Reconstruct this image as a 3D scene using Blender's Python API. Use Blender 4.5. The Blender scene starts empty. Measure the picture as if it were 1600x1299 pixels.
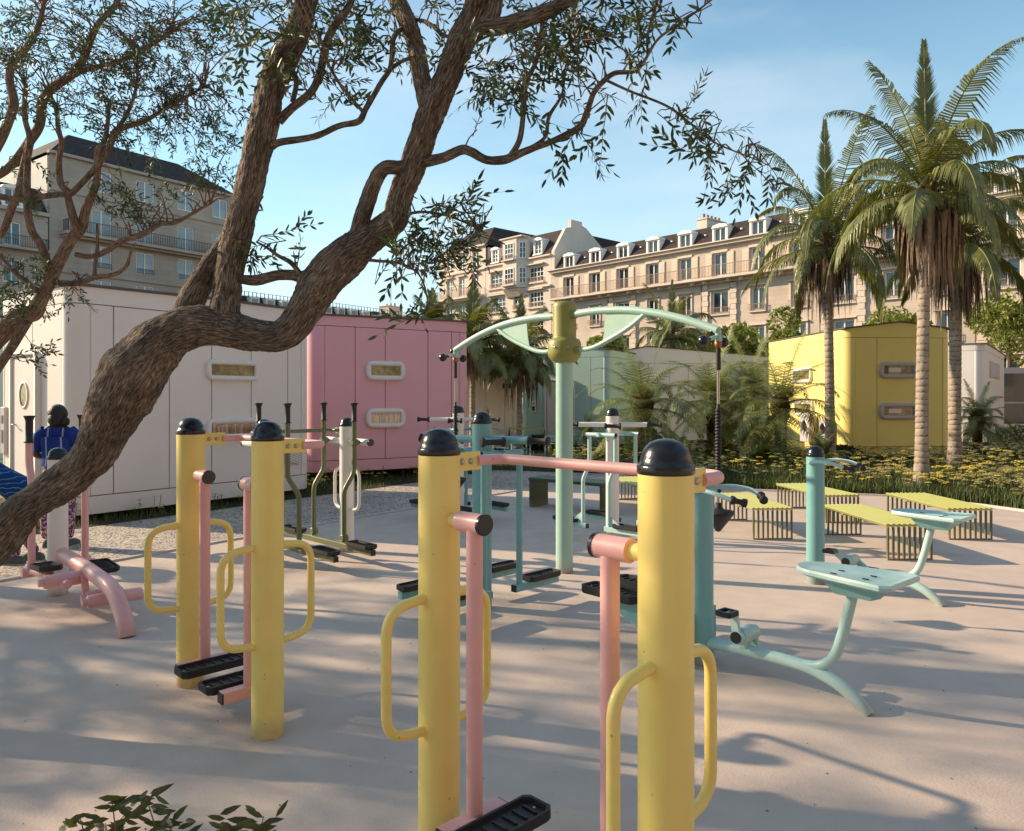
import bpy, math, random
from mathutils import Vector, Matrix, Quaternion
C = bpy.context.scene
COL = C.collection
R = math.radians
rnd = random.Random(7)
# ------------------------------------------------------------------ camera, sky, sun, exposure
F = 1185.0; HX = 800.0; HY = 622.0; CH = 1.75        # focal length in photo pixels, horizon row, eye height
cam_d = bpy.data.cameras.new('camera'); cam = bpy.data.objects.new('camera', cam_d); COL.objects.link(cam)
cam.location = (0, 0, CH); cam.rotation_euler = (R(90), 0, 0)
cam_d.sensor_width = 36; cam_d.lens = 36*F/1600; cam_d.shift_y = -(649.5-HY)/1600
cam_d.clip_start = 0.05; cam_d.clip_end = 2000
C.camera = cam
SUN_EL = 25.5
SUN_DIR = Vector((-0.956*math.cos(R(SUN_EL)), 0.292*math.cos(R(SUN_EL)), math.sin(R(SUN_EL))))
sd = bpy.data.lights.new('sun', 'SUN'); sd.energy = 5.0; sd.angle = R(0.7); sd.color = (1.0, 0.77, 0.52)
so = bpy.data.objects.new('sun', sd); COL.objects.link(so)
so.rotation_euler = SUN_DIR.to_track_quat('Z', 'Y').to_euler(); so.location = SUN_DIR*50
W = bpy.data.worlds.new('World'); C.world = W; W.use_nodes = True
wt = W.node_tree; wn = wt.nodes; wl = wt.links
for n in list(wn): wn.remove(n)
wo = wn.new('ShaderNodeOutputWorld'); bg = wn.new('ShaderNodeBackground'); bg.inputs[1].default_value = 0.122
sky = wn.new('ShaderNodeTexSky'); sky.sky_type = 'NISHITA'; sky.sun_disc = False
sky.sun_elevation = R(SUN_EL); sky.sun_rotation = math.atan2(SUN_DIR.x, SUN_DIR.y)
sky.air_density = 1.0; sky.dust_density = 0.6; sky.ozone_density = 1.6
tc = wn.new('ShaderNodeTexCoord'); mp = wn.new('ShaderNodeMapping'); mp.inputs['Scale'].default_value = (1.2, 1.2, 4.2)
nz = wn.new('ShaderNodeTexNoise'); nz.inputs['Scale'].default_value = 1.7; nz.inputs['Detail'].default_value = 5; nz.inputs['Roughness'].default_value = 0.5
cr = wn.new('ShaderNodeValToRGB'); cr.color_ramp.elements[0].position = 0.40; cr.color_ramp.elements[0].color = (0,0,0,1)
cr.color_ramp.elements[1].position = 0.78; cr.color_ramp.elements[1].color = (0.50,0.50,0.50,1)
tint = wn.new('ShaderNodeMixRGB'); tint.blend_type = 'MULTIPLY'; tint.inputs[0].default_value = 1; tint.inputs[2].default_value = (0.84, 1.17, 1.12, 1)
mx = wn.new('ShaderNodeMixRGB'); mx.inputs[2].default_value = (6.0, 6.1, 6.2, 1)
wl.new(tc.outputs['Generated'], mp.inputs[0]); wl.new(mp.outputs[0], nz.inputs['Vector']); wl.new(nz.outputs['Fac'], cr.inputs[0])
wl.new(sky.outputs[0], tint.inputs[1]); wl.new(tint.outputs[0], mx.inputs[1]); wl.new(cr.outputs[0], mx.inputs[0]); hz = wn.new('ShaderNodeSeparateXYZ'); wl.new(tc.outputs['Generated'], hz.inputs[0]); hr = wn.new('ShaderNodeValToRGB'); hr.color_ramp.elements[0].position = 0.0; hr.color_ramp.elements[0].color = (.62,.62,.62,1); hr.color_ramp.elements[1].position = .50; hr.color_ramp.elements[1].color = (0,0,0,1)
hm = wn.new('ShaderNodeMixRGB'); hm.inputs[2].default_value = (4.9, 6.1, 6.4, 1); wl.new(hz.outputs['Z'], hr.inputs[0]); wl.new(hr.outputs[0], hm.inputs[0]); wl.new(mx.outputs[0], hm.inputs[1]); wl.new(hm.outputs[0], bg.inputs[0]); wl.new(bg.outputs[0], wo.inputs[0])
C.view_settings.view_transform = 'Standard'; C.view_settings.look = 'None'; C.view_settings.gamma = 1
C.view_settings.exposure = 0.60; C.view_settings.use_curve_mapping = False
C.render.engine = 'CYCLES'
C.cycles.use_denoising = True; C.cycles.max_bounces = 6; C.cycles.transparent_max_bounces = 8
C.cycles.caustics_reflective = False; C.cycles.caustics_refractive = False
# ------------------------------------------------------------------ photo pixel <-> place
def G(px, py, z=0.0):
    Y = (CH-z)*F/(py-HY); return Vector(((px-HX)/F*Y, Y, z))
def P(px, py, Y): return Vector(((px-HX)/F*Y, Y, CH-(py-HY)/F*Y))
# ------------------------------------------------------------------ materials
MATS = {}
def mat(name, col, rough=0.5, var=0.0, vscale=3.0, bump=0.0, bscale=60.0, metal=0.0, coat=0.0, sss=0.0, detail=4, col2=None, coords='Object', spec=0.5, bdist=0.01, trans=0.0, objrnd=0.0):
    if name in MATS: return MATS[name]
    m = bpy.data.materials.new(name); m.use_nodes = True; t = m.node_tree; n = t.nodes; l = t.links
    b = n['Principled BSDF']; b.inputs['Roughness'].default_value = rough; b.inputs['Metallic'].default_value = metal
    b.inputs['Coat Weight'].default_value = coat; b.inputs['Coat Roughness'].default_value = 0.15
    b.inputs['Specular IOR Level'].default_value = spec
    b.inputs['Base Color'].default_value = (*col, 1)
    tcn = n.new('ShaderNodeTexCoord'); last = None
    if var > 0:
        z = n.new('ShaderNodeTexNoise'); z.inputs['Scale'].default_value = vscale; z.inputs['Detail'].default_value = detail
        l.new(tcn.outputs[coords], z.inputs['Vector'])
        r = n.new('ShaderNodeValToRGB'); r.color_ramp.elements[0].position = 0.3; r.color_ramp.elements[1].position = 0.7
        c2 = col2 or tuple(min(1, c*(1+var)) for c in col); c1 = tuple(c*(1-var) for c in col) if not col2 else col
        r.color_ramp.elements[0].color = (*c1, 1); r.color_ramp.elements[1].color = (*c2, 1)
        l.new(z.outputs['Fac'], r.inputs[0]); last = r.outputs[0]
    if objrnd > 0:
        oi = n.new('ShaderNodeObjectInfo'); mr = n.new('ShaderNodeMapRange'); mr.inputs['To Min'].default_value = 1-objrnd; mr.inputs['To Max'].default_value = 1+objrnd
        l.new(oi.outputs['Random'], mr.inputs['Value']); mm = n.new('ShaderNodeMixRGB'); mm.blend_type = 'MULTIPLY'; mm.inputs[0].default_value = 1
        if last: l.new(last, mm.inputs[1])
        else: mm.inputs[1].default_value = (*col, 1)
        l.new(mr.outputs[0], mm.inputs[2]); last = mm.outputs[0]
    if last: l.new(last, b.inputs['Base Color'])
    if bump > 0:
        z = n.new('ShaderNodeTexNoise'); z.inputs['Scale'].default_value = bscale; z.inputs['Detail'].default_value = 5
        l.new(tcn.outputs[coords], z.inputs['Vector'])
        bp = n.new('ShaderNodeBump'); bp.inputs['Strength'].default_value = bump; bp.inputs['Distance'].default_value = bdist
        l.new(z.outputs['Fac'], bp.inputs['Height']); l.new(bp.outputs[0], b.inputs['Normal'])
    if trans > 0:
        tr = n.new('ShaderNodeBsdfTranslucent'); ms = n.new('ShaderNodeMixShader'); ms.inputs[0].default_value = trans
        tr.inputs[0].default_value = (min(1, col[0]*1.5), min(1, col[1]*1.6), col[2]*0.7, 1)
        out = [q for q in n if q.type == 'OUTPUT_MATERIAL'][0]
        l.new(b.outputs[0], ms.inputs[1]); l.new(tr.outputs[0], ms.inputs[2]); l.new(ms.outputs[0], out.inputs[0])
    MATS[name] = m; return m
M = {}
def paint(name, col, rough=0.42):
    m = mat(name, col, rough, var=0.045, vscale=5, bump=0.10, bscale=260, coat=0.12, bdist=0.002); M[name] = m; n = m.node_tree.nodes; l = m.node_tree.links; b = n['Principled BSDF']
    src = b.inputs['Base Color'].links[0].from_socket; tcn = n.new('ShaderNodeTexCoord'); sx = n.new('ShaderNodeSeparateXYZ'); l.new(tcn.outputs['Object'], sx.inputs[0])
    z = n.new('ShaderNodeTexNoise'); z.inputs['Scale'].default_value = 18; z.inputs['Detail'].default_value = 6; l.new(tcn.outputs['Object'], z.inputs['Vector'])
    mr = n.new('ShaderNodeMapRange'); mr.inputs['From Min'].default_value = 0; mr.inputs['From Max'].default_value = .14; mr.inputs['To Min'].default_value = 1.3; mr.inputs['To Max'].default_value = .0; l.new(sx.outputs['Z'], mr.inputs['Value'])
    mu = n.new('ShaderNodeMath'); mu.operation = 'MULTIPLY'; l.new(mr.outputs[0], mu.inputs[0]); l.new(z.outputs['Fac'], mu.inputs[1])
    v = n.new('ShaderNodeTexVoronoi'); v.inputs['Scale'].default_value = 34; l.new(tcn.outputs['Object'], v.inputs['Vector']); s = n.new('ShaderNodeSeparateColor'); l.new(v.outputs['Color'], s.inputs[0])
    g1 = n.new('ShaderNodeMath'); g1.operation = 'GREATER_THAN'; g1.inputs[1].default_value = .965; l.new(s.outputs[0], g1.inputs[0]); g2 = n.new('ShaderNodeMath'); g2.operation = 'LESS_THAN'; g2.inputs[1].default_value = .16; l.new(v.outputs['Distance'], g2.inputs[0])
    ch = n.new('ShaderNodeMath'); ch.operation = 'MULTIPLY'; l.new(g1.outputs[0], ch.inputs[0]); l.new(g2.outputs[0], ch.inputs[1]); c2 = n.new('ShaderNodeMath'); c2.operation = 'MULTIPLY'; c2.inputs[1].default_value = .55; l.new(ch.outputs[0], c2.inputs[0])
    m1 = n.new('ShaderNodeMixRGB'); m1.inputs[2].default_value = (.32, .24, .18, 1); l.new(mu.outputs[0], m1.inputs[0]); l.new(src, m1.inputs[1])
    m2 = n.new('ShaderNodeMixRGB'); m2.inputs[2].default_value = (.22, .18, .15, 1); l.new(c2.outputs[0], m2.inputs[0]); l.new(m1.outputs[0], m2.inputs[1]); l.new(m2.outputs[0], b.inputs['Base Color'])
    r2 = n.new('ShaderNodeMapRange'); r2.inputs['To Min'].default_value = rough-.12; r2.inputs['To Max'].default_value = rough+.16; l.new(z.outputs['Fac'], r2.inputs['Value']); l.new(r2.outputs[0], b.inputs['Roughness'])
paint('yellow_paint', (0.87, 0.68, 0.20)); paint('pink_paint', (0.76, 0.40, 0.39)); paint('teal_paint', (0.19, 0.42, 0.43))
paint('pale_teal_paint', (0.42, 0.62, 0.60))
paint('mint_paint', (0.36, 0.55, 0.47)); paint('olive_paint', (0.13, 0.15, 0.065)); paint('hub_olive_paint', (0.27, 0.26, 0.06))
paint('white_paint', (0.80, 0.76, 0.73)); paint('lime_paint', (0.43, 0.43, 0.12)); paint('bench_leg_shade', (0.11, 0.115, 0.04)); paint('dark_green_paint', (0.05, 0.075, 0.03))  # bench legs and rails: the bench paint darkened for the shade on them
M['black_plastic'] = mat('black_plastic', (0.008, 0.008, 0.010), 0.24, coat=0.15, bump=0.08, bscale=120)
M['black_rubber'] = mat('black_rubber', (0.014, 0.014, 0.015), 0.55, bump=0.3, bscale=200)
M['steel'] = mat('steel', (0.45, 0.43, 0.42), 0.3, metal=1.0)
M['rust_steel'] = mat('rust_steel', (0.35, 0.13, 0.04), 0.45, metal=0.6)
def ground_mat(name, c1, c2, speck, sscale, sdens, rough=0.8, stain=0.25, bump=0.25):
    m = bpy.data.materials.new(name); m.use_nodes = True; t = m.node_tree; n = t.nodes; l = t.links; b = n['Principled BSDF']
    b.inputs['Roughness'].default_value = rough; b.inputs['Specular IOR Level'].default_value = 0.3
    tcn = n.new('ShaderNodeTexCoord')
    z = n.new('ShaderNodeTexNoise'); z.inputs['Scale'].default_value = 0.55; z.inputs['Detail'].default_value = 7; z.inputs['Roughness'].default_value = 0.6
    l.new(tcn.outputs['Object'], z.inputs['Vector']); r = n.new('ShaderNodeValToRGB'); r.color_ramp.elements[0].position = .35; r.color_ramp.elements[1].position = .65
    r.color_ramp.elements[0].color = (*c1, 1); r.color_ramp.elements[1].color = (*c2, 1); l.new(z.outputs['Fac'], r.inputs[0])
    v = n.new('ShaderNodeTexVoronoi'); v.inputs['Scale'].default_value = sscale; l.new(tcn.outputs['Object'], v.inputs['Vector'])
    sp = n.new('ShaderNodeSeparateColor'); l.new(v.outputs['Color'], sp.inputs[0])
    r2 = n.new('ShaderNodeValToRGB'); r2.color_ramp.interpolation = 'CONSTANT'
    r2.color_ramp.elements[0].color = (1, 1, 1, 1); r2.color_ramp.elements[1].position = 1-sdens; r2.color_ramp.elements[1].color = (*speck, 1)
    e = r2.color_ramp.elements.new(1-sdens*0.45); e.color = (1.25, 1.22, 1.15, 1)
    l.new(sp.outputs[0], r2.inputs[0]); mm = n.new('ShaderNodeMixRGB'); mm.blend_type = 'MULTIPLY'; mm.inputs[0].default_value = 1
    l.new(r.outputs[0], mm.inputs[1]); l.new(r2.outputs[0], mm.inputs[2])
    z2 = n.new('ShaderNodeTexNoise'); z2.inputs['Scale'].default_value = 3.5; z2.inputs['Detail'].default_value = 8; l.new(tcn.outputs['Object'], z2.inputs['Vector'])
    r3 = n.new('ShaderNodeMapRange'); r3.inputs['From Min'].default_value = .3; r3.inputs['From Max'].default_value = .7; r3.inputs['To Min'].default_value = 1-stain*.5; r3.inputs['To Max'].default_value = 1+stain*.25
    l.new(z2.outputs['Fac'], r3.inputs['Value']); m2 = n.new('ShaderNodeMixRGB'); m2.blend_type = 'MULTIPLY'; m2.inputs[0].default_value = 1
    l.new(mm.outputs[0], m2.inputs[1]); l.new(r3.outputs[0], m2.inputs[2]); l.new(m2.outputs[0], b.inputs['Base Color'])
    bp = n.new('ShaderNodeBump'); bp.inputs['Strength'].default_value = bump; bp.inputs['Distance'].default_value = 0.01
    add = n.new('ShaderNodeMath'); add.operation = 'ADD'; l.new(z2.outputs['Fac'], add.inputs[0]); l.new(v.outputs['Distance'], add.inputs[1])
    l.new(add.outputs[0], bp.inputs['Height']); l.new(bp.outputs[0], b.inputs['Normal'])
    MATS[name] = m; return m
M['plaza'] = ground_mat('resin_concrete', (0.52, 0.425, 0.37), (0.57, 0.465, 0.40), (0.78, 0.76, 0.74), 70, 0.003, stain=.18, bump=.12)
M['gravel'] = ground_mat('washed_gravel', (0.40, 0.35, 0.30), (0.55, 0.48, 0.42), (0.42, 0.40, 0.42), 38, 0.45, stain=.25, bump=.9)
M['paving'] = ground_mat('far_paving', (0.46, 0.40, 0.36), (0.55, 0.48, 0.43), (0.8, 0.8, 0.8), 8, 0.1)
M['soil'] = mat('soil', (0.030, 0.035, 0.012), 0.95, var=0.4, vscale=3, bump=0.6, bscale=20, bdist=.03)
M['kerb'] = mat('kerb_stone', (0.56, 0.50, 0.45), 0.8, var=0.12, vscale=6, bump=.2, bscale=60)
# ------------------------------------------------------------------ mesh building helpers
def frame_from(d, up=Vector((0, 0, 1))):
    d = d.normalized(); a = up if abs(d.dot(up)) < 0.98 else Vector((1, 0, 0)); x = a.cross(d).normalized(); y = d.cross(x); return x, y
class MB:
    def __init__(s): s.v = []; s.f = []; s.m = []; s.sm = []
    def add(s, vs, fs, mi=0, smooth=False):
        o = len(s.v); s.v.extend([tuple(p) for p in vs]); s.f.extend([tuple(i+o for i in q) for q in fs]); s.m.extend([mi]*len(fs)); s.sm.extend([smooth]*len(fs)); return s
    def box(s, c, d, mi=0, rz=0.0, rot=None):
        hx, hy, hz = d[0]/2, d[1]/2, d[2]/2; rm = rot if rot is not None else Matrix.Rotation(rz, 3, 'Z'); c = Vector(c)
        vs = [c + rm @ Vector((x*hx, y*hy, z*hz)) for z in (-1, 1) for y in (-1, 1) for x in (-1, 1)]
        return s.add(vs, [(0,2,3,1),(4,5,7,6),(0,1,5,4),(2,6,7,3),(0,4,6,2),(1,3,7,5)], mi)
    def bbox(s, c, d, b=0.006, mi=0, rz=0.0):          # box with chamfered edges
        hx, hy, hz = d[0]/2, d[1]/2, d[2]/2; rm = Matrix.Rotation(rz, 3, 'Z'); c = Vector(c); b = min(b, hx*.49, hy*.49, hz*.49)
        loops = []
        for z, k in ((-hz, b), (-hz+b, 0), (hz-b, 0), (hz, b)):
            x, y = hx-k, hy-k
            loops.append([c+rm@Vector(p) for p in ((-x+b*(1 if k==0 else 0.5),-y,z),(x-b*(1 if k==0 else 0.5),-y,z),(x,-y+b*(1 if k==0 else .5),z),(x,y-b*(1 if k==0 else .5),z),(x-b*(1 if k==0 else .5),y,z),(-x+b*(1 if k==0 else .5),y,z),(-x,y-b*(1 if k==0 else .5),z),(-x,-y+b*(1 if k==0 else .5),z))])
        return s.loft(loops, mi, False)
    def loft(s, loops, mi=0, smooth=True, cap0=True, cap1=True):
        n = len(loops[0]); vs = [p for lp in loops for p in lp]; fs = []
        for i in range(len(loops)-1):
            for j in range(n): fs.append((i*n+j, i*n+(j+1)%n, (i+1)*n+(j+1)%n, (i+1)*n+j))
        s.add(vs, fs, mi, smooth)
        if cap0: s.add(loops[0], [tuple(range(n))[::-1]], mi)
        if cap1: s.add(loops[-1], [tuple(range(n))], mi)
        return s
    def tube(s, pts, r, n=12, mi=0, cap=True, sq=1.0):
        pts = [Vector(p) for p in pts]; k = len(pts); rs = r if isinstance(r, (list, tuple)) else [r]*k
        x, y = frame_from(pts[1]-pts[0]); loops = []
        for i, p in enumerate(pts):
            d = (pts[min(i+1, k-1)]-pts[max(i-1, 0)]).normalized(); x = (x-d*x.dot(d)).normalized(); y = d.cross(x)
            loops.append([p+(x*math.cos(2*math.pi*j/n)+y*math.sin(2*math.pi*j/n)*sq)*rs[i] for j in range(n)])
        return s.loft(loops, mi, True, cap, cap)
    def sqtube(s, p0, p1, w, h, mi=0, b=0.004):
        p0, p1 = Vector(p0), Vector(p1); d = (p1-p0).normalized(); x, y = frame_from(d)
        prof = [(-w/2+b,-h/2),(w/2-b,-h/2),(w/2,-h/2+b),(w/2,h/2-b),(w/2-b,h/2),(-w/2+b,h/2),(-w/2,h/2-b),(-w/2,-h/2+b)]
        return s.loft([[p+x*a+y*c for a, c in prof] for p in (p0, p1)], mi, False)
    def lathe(s, prof, n=24, o=(0,0,0), axis=(0,0,1), mi=0, smooth=True, closed=True):
        o = Vector(o); ax = Vector(axis).normalized(); x, y = frame_from(ax)
        loops = [[o+ax*z+(x*math.cos(2*math.pi*j/n)+y*math.sin(2*math.pi*j/n))*max(r, 1e-5) for j in range(n)] for r, z in prof]
        return s.loft(loops, mi, smooth, closed, closed)
    def ball(s, c, r, n=14, mi=0, k=8, sz=1.0):
        return s.lathe([(r*math.sin(math.pi*i/k), -r*sz*math.cos(math.pi*i/k)) for i in range(k+1)], n, c, mi=mi)
    def prism(s, poly, z0, z1, mi=0):
        return s.loft([[Vector((p[0], p[1], z0)) for p in poly], [Vector((p[0], p[1], z1)) for p in poly]], mi, False)
    def mesh(s, name, mats):
        me = bpy.data.meshes.new(name); me.from_pydata(s.v, [], s.f)
        for m in (mats if isinstance(mats, (list, tuple)) else [mats]): me.materials.append(m)
        me.polygons.foreach_set('material_index', s.m); me.polygons.foreach_set('use_smooth', s.sm); me.update(); return me
    def build(s, name, mats, parent=None, loc=None, rz=0.0):
        return put(name, s.mesh(name, mats), parent, loc, rz)
def put(name, me, parent=None, loc=None, rz=0.0):
    o = bpy.data.objects.new(name, me); COL.objects.link(o)
    if parent is not None: o.parent = parent
    if loc is not None: o.location = loc
    if rz: o.rotation_euler = (0, 0, rz)
    return o
def tag(o, label=None, cat=None, group=None, kind=None):
    if label: o['label'] = label
    if cat: o['category'] = cat
    if group: o['group'] = group
    if kind: o['kind'] = kind
    return o
def thing(name, label, cat, loc=(0,0,0), rz=0.0, group=None):
    o = bpy.data.objects.new(name, None); COL.objects.link(o); o.location = loc; o.rotation_euler = (0, 0, rz); o.empty_display_size = .1
    return tag(o, label, cat, group)
def copy_tree(o, parent=None):
    c = o.copy(); COL.objects.link(c)
    if parent is not None: c.parent = parent
    for ch in [q for q in o.children]: copy_tree(ch, c)
    return c
def fillet(pts, r, n=5):
    pts = [Vector(p) for p in pts]; out = [pts[0]]
    for i in range(1, len(pts)-1):
        a, b, c = pts[i-1], pts[i], pts[i+1]; d1 = (a-b); d2 = (c-b); l = min(r, d1.length*.49, d2.length*.49)
        p, q = b+d1.normalized()*l, b+d2.normalized()*l
        for k in range(n+1):
            t = k/n; out.append(p*(1-t)**2+b*2*t*(1-t)+q*t*t)
    out.append(pts[-1]); return out
def spline(pts, per=8):
    P_ = [Vector(p) for p in pts]; out = []
    for i in range(len(P_)-1):
        p0 = P_[max(i-1, 0)]; p1 = P_[i]; p2 = P_[i+1]; p3 = P_[min(i+2, len(P_)-1)]
        for k in range(per):
            t = k/per; out.append(0.5*((2*p1)+(p2-p0)*t+(2*p0-5*p1+4*p2-p3)*t*t+(3*p1-p0-3*p2+p3)*t**3))
    out.append(P_[-1]); return out
def splinef(vals, per=8):
    out = []
    for i in range(len(vals)-1):
        for k in range(per): out.append(vals[i]+(vals[i+1]-vals[i])*k/per)
    out.append(vals[-1]); return out
# ------------------------------------------------------------------ the setting: ground sheets
def sheet(name, poly, z, m, kind='structure'):
    b = MB(); b.add([(x, y, z) for x, y in poly], [tuple(range(len(poly)))]); o = b.build(name, m); tag(o, kind=kind); return o
sheet('ground', [(-600,-300),(600,-300),(600,900),(-600,900)], 0.0, M['paving'])
sheet('plaza', [(-9.6,.4),(-20,-12),(24,-12),(30,9.0),(15,9.6),(9.4,10.35),(8.1,11.0),(7.6,12.2),(6.9,13.3),(5.2,14.0),(3.6,14.6),(2.9,16.0),(2.2,17.4),(.23,14.4),(-2.67,10.4),(-4.86,7.2)], 0.006, M['plaza'])
sheet('gravel_path', [(-24,2.0),(-9.6,.4),(-4.86,7.2),(-2.67,10.4),(.23,14.4),(2.2,17.4),(-.4,18.2),(-1.94,15.6),(-5.7,10.2),(-6.5,9.0),(-10,11.5),(-24,14)], 0.012, M['gravel'])
LAWN = [(-6.5,9.0),(-5.7,10.2),(-1.94,15.6),(-.4,18.2),(2.2,17.4),(2.9,16.0),(3.6,14.6),(5.2,14.0),(6.9,13.3),(7.6,12.2),(8.1,11.0),(9.4,10.35),(15,9.6),(30,9.0),(46,24),(20,24.2),(4,24.6),(-2,25.0),(-10,24),(-14,14)]
sheet('flower_bed_soil', LAWN, 0.018, M['soil'])
sheet('lawn', [(-20,28.5),(4,28.2),(46,27.0),(120,40),(80,150),(-80,150),(-40,30)], 0.010, M['soil'])
k_ = MB(); kl = [(-9.6,.4),(-4.86,7.2),(-2.67,10.4),(.23,14.4),(2.2,17.4)]
for a, b in zip(kl, kl[1:]):
    a = Vector((*a, .0)); b = Vector((*b, .0)); k_.sqtube(a+Vector((0,0,.013)), b+Vector((0,0,.013)), .05, .03, 0, .004)
tag(k_.build('kerb', M['kerb']), kind='structure')
for nm, pl in (('bed_edging', LAWN[4:14]),):
    k_ = MB()
    for a, b in zip(pl, pl[1:]): k_.sqtube(Vector((*a, .018)), Vector((*b, .018)), .04, .05, 0, .004)
    tag(k_.build(nm, M['kerb']), kind='structure')
# ------------------------------------------------------------------ cottages
M['white_wall'] = mat('white_cottage_wall', (0.80, 0.745, 0.705), 0.55, var=.03, vscale=1.2, bump=.05, bscale=90)
M['pink_wall'] = mat('pink_cottage_wall', (0.80, 0.42, 0.47), 0.5, var=.03, vscale=1.2, bump=.05, bscale=90)
M['yellow_wall'] = mat('yellow_cottage_wall', (0.86, 0.72, 0.24), 0.5, var=.03, vscale=1.2, bump=.05, bscale=90)
M['mint_wall'] = mat('mint_cottage_wall', (0.50, 0.68, 0.60), 0.5, var=.03, vscale=1.2, bump=.05, bscale=90)
M['roof_edge'] = mat('roof_edge', (0.10, 0.085, 0.08), .6, bump=.2)
M['groove'] = mat('groove_seal', (0.16, 0.10, 0.09), .8)
M['grey_trim'] = mat('grey_trim', (0.50, 0.46, 0.48), .5)
def glass_mat(name, c1, c2, scale, rough=.08):
    m = mat(name, c1, rough, var=.5, vscale=scale, col2=c2, detail=3); m.node_tree.nodes['Principled BSDF'].inputs['Specular IOR Level'].default_value = .9; return m
M['cottage_glass'] = glass_mat('cottage_glass_reflection', (0.05, 0.055, 0.015), (0.36, 0.27, 0.08), 9)  # golden-green garden reflection put into the glass colour
M['dark_glass'] = glass_mat('dark_window_glass', (0.012, 0.02, 0.028), (0.03, 0.05, 0.07), 2)
M['clear_glass'] = None
g = bpy.data.materials.new('clear_pane'); g.use_nodes = True; gn = g.node_tree.nodes; gl = g.node_tree.links
gb = gn.new('ShaderNodeBsdfGlossy'); gb.inputs['Roughness'].default_value = .05; gt = gn.new('ShaderNodeBsdfTransparent'); gm = gn.new('ShaderNodeMixShader'); gm.inputs[0].default_value = .12
gl.new(gt.outputs[0], gm.inputs[1]); gl.new(gb.outputs[0], gm.inputs[2]); gl.new(gm.outputs[0], [q for q in gn if q.type == 'OUTPUT_MATERIAL'][0].inputs[0]); M['clear_glass'] = g
def rrect(w, h, r, n=5):
    out = []
    for cx, cz, a0 in ((w/2-r, h/2-r, 0), (-w/2+r, h/2-r, 90), (-w/2+r, -h/2+r, 180), (w/2-r, -h/2+r, 270)):
        for k in range(n+1):
            a = R(a0+90*k/n); out.append((cx+r*math.cos(a), cz+r*math.sin(a)))
    return out
def slot_window(parent, x, z, w, h, books=False, fm=None, y=0.0, frame=.12):
    """long rounded window proud of the wall; local wall face at y, outward is -Y"""
    o = rrect(w, h, min(h*.38, w*.3)); o2 = rrect(w-.03, h-.03, min(h*.35, w*.3)); i1 = rrect(w-2*frame+.04, h-2*frame+.04, .03); i2 = rrect(w-2*frame, h-2*frame, .01)
    L = lambda lp, yy: [Vector((x+a, yy, z+b)) for a, b in lp]
    m = MB(); m.loft([L(o, y+.01), L(o, y-.06), L(o2, y-.085), L(i1, y-.085), L(i2, y-.06), L(i2, y-.004)], 0, True, False, False)
    f = m.build('window', fm or M['white_paint'], parent)
    gw, gh = w-2*frame, h-2*frame
    if books:
        b = MB(); bx = -gw/2+.01; k = 0; b.box((x, y-.006, z), (gw, .008, gh), 0)
        while bx < gw/2-.03:
            t = rnd.uniform(.015, .045); hh = gh*rnd.uniform(.72, .97); b.box((x+bx+t/2, y-.022, z-gh/2+hh/2), (t*.9, .022, hh), rnd.choice([1,2,3,4,5])); bx += t; k += 1
        bo = b.build('book_row', [mat('shelf_dark', (.05,.03,.02)), mat('book_red', (.42,.10,.07)), mat('book_cream', (.6,.5,.33)), mat('book_tan', (.4,.22,.1)), mat('book_green', (.1,.2,.14)), mat('book_pink', (.6,.3,.28))], f)
        m = MB(); m.box((x, y-.045, z), (gw, .004, gh)); m.build('pane', M['clear_glass'], f)
    else:
        m = MB(); m.box((x, y-.03, z), (gw, .006, gh)); m.build('pane', M['cottage_glass'], f)
    return f
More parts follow.
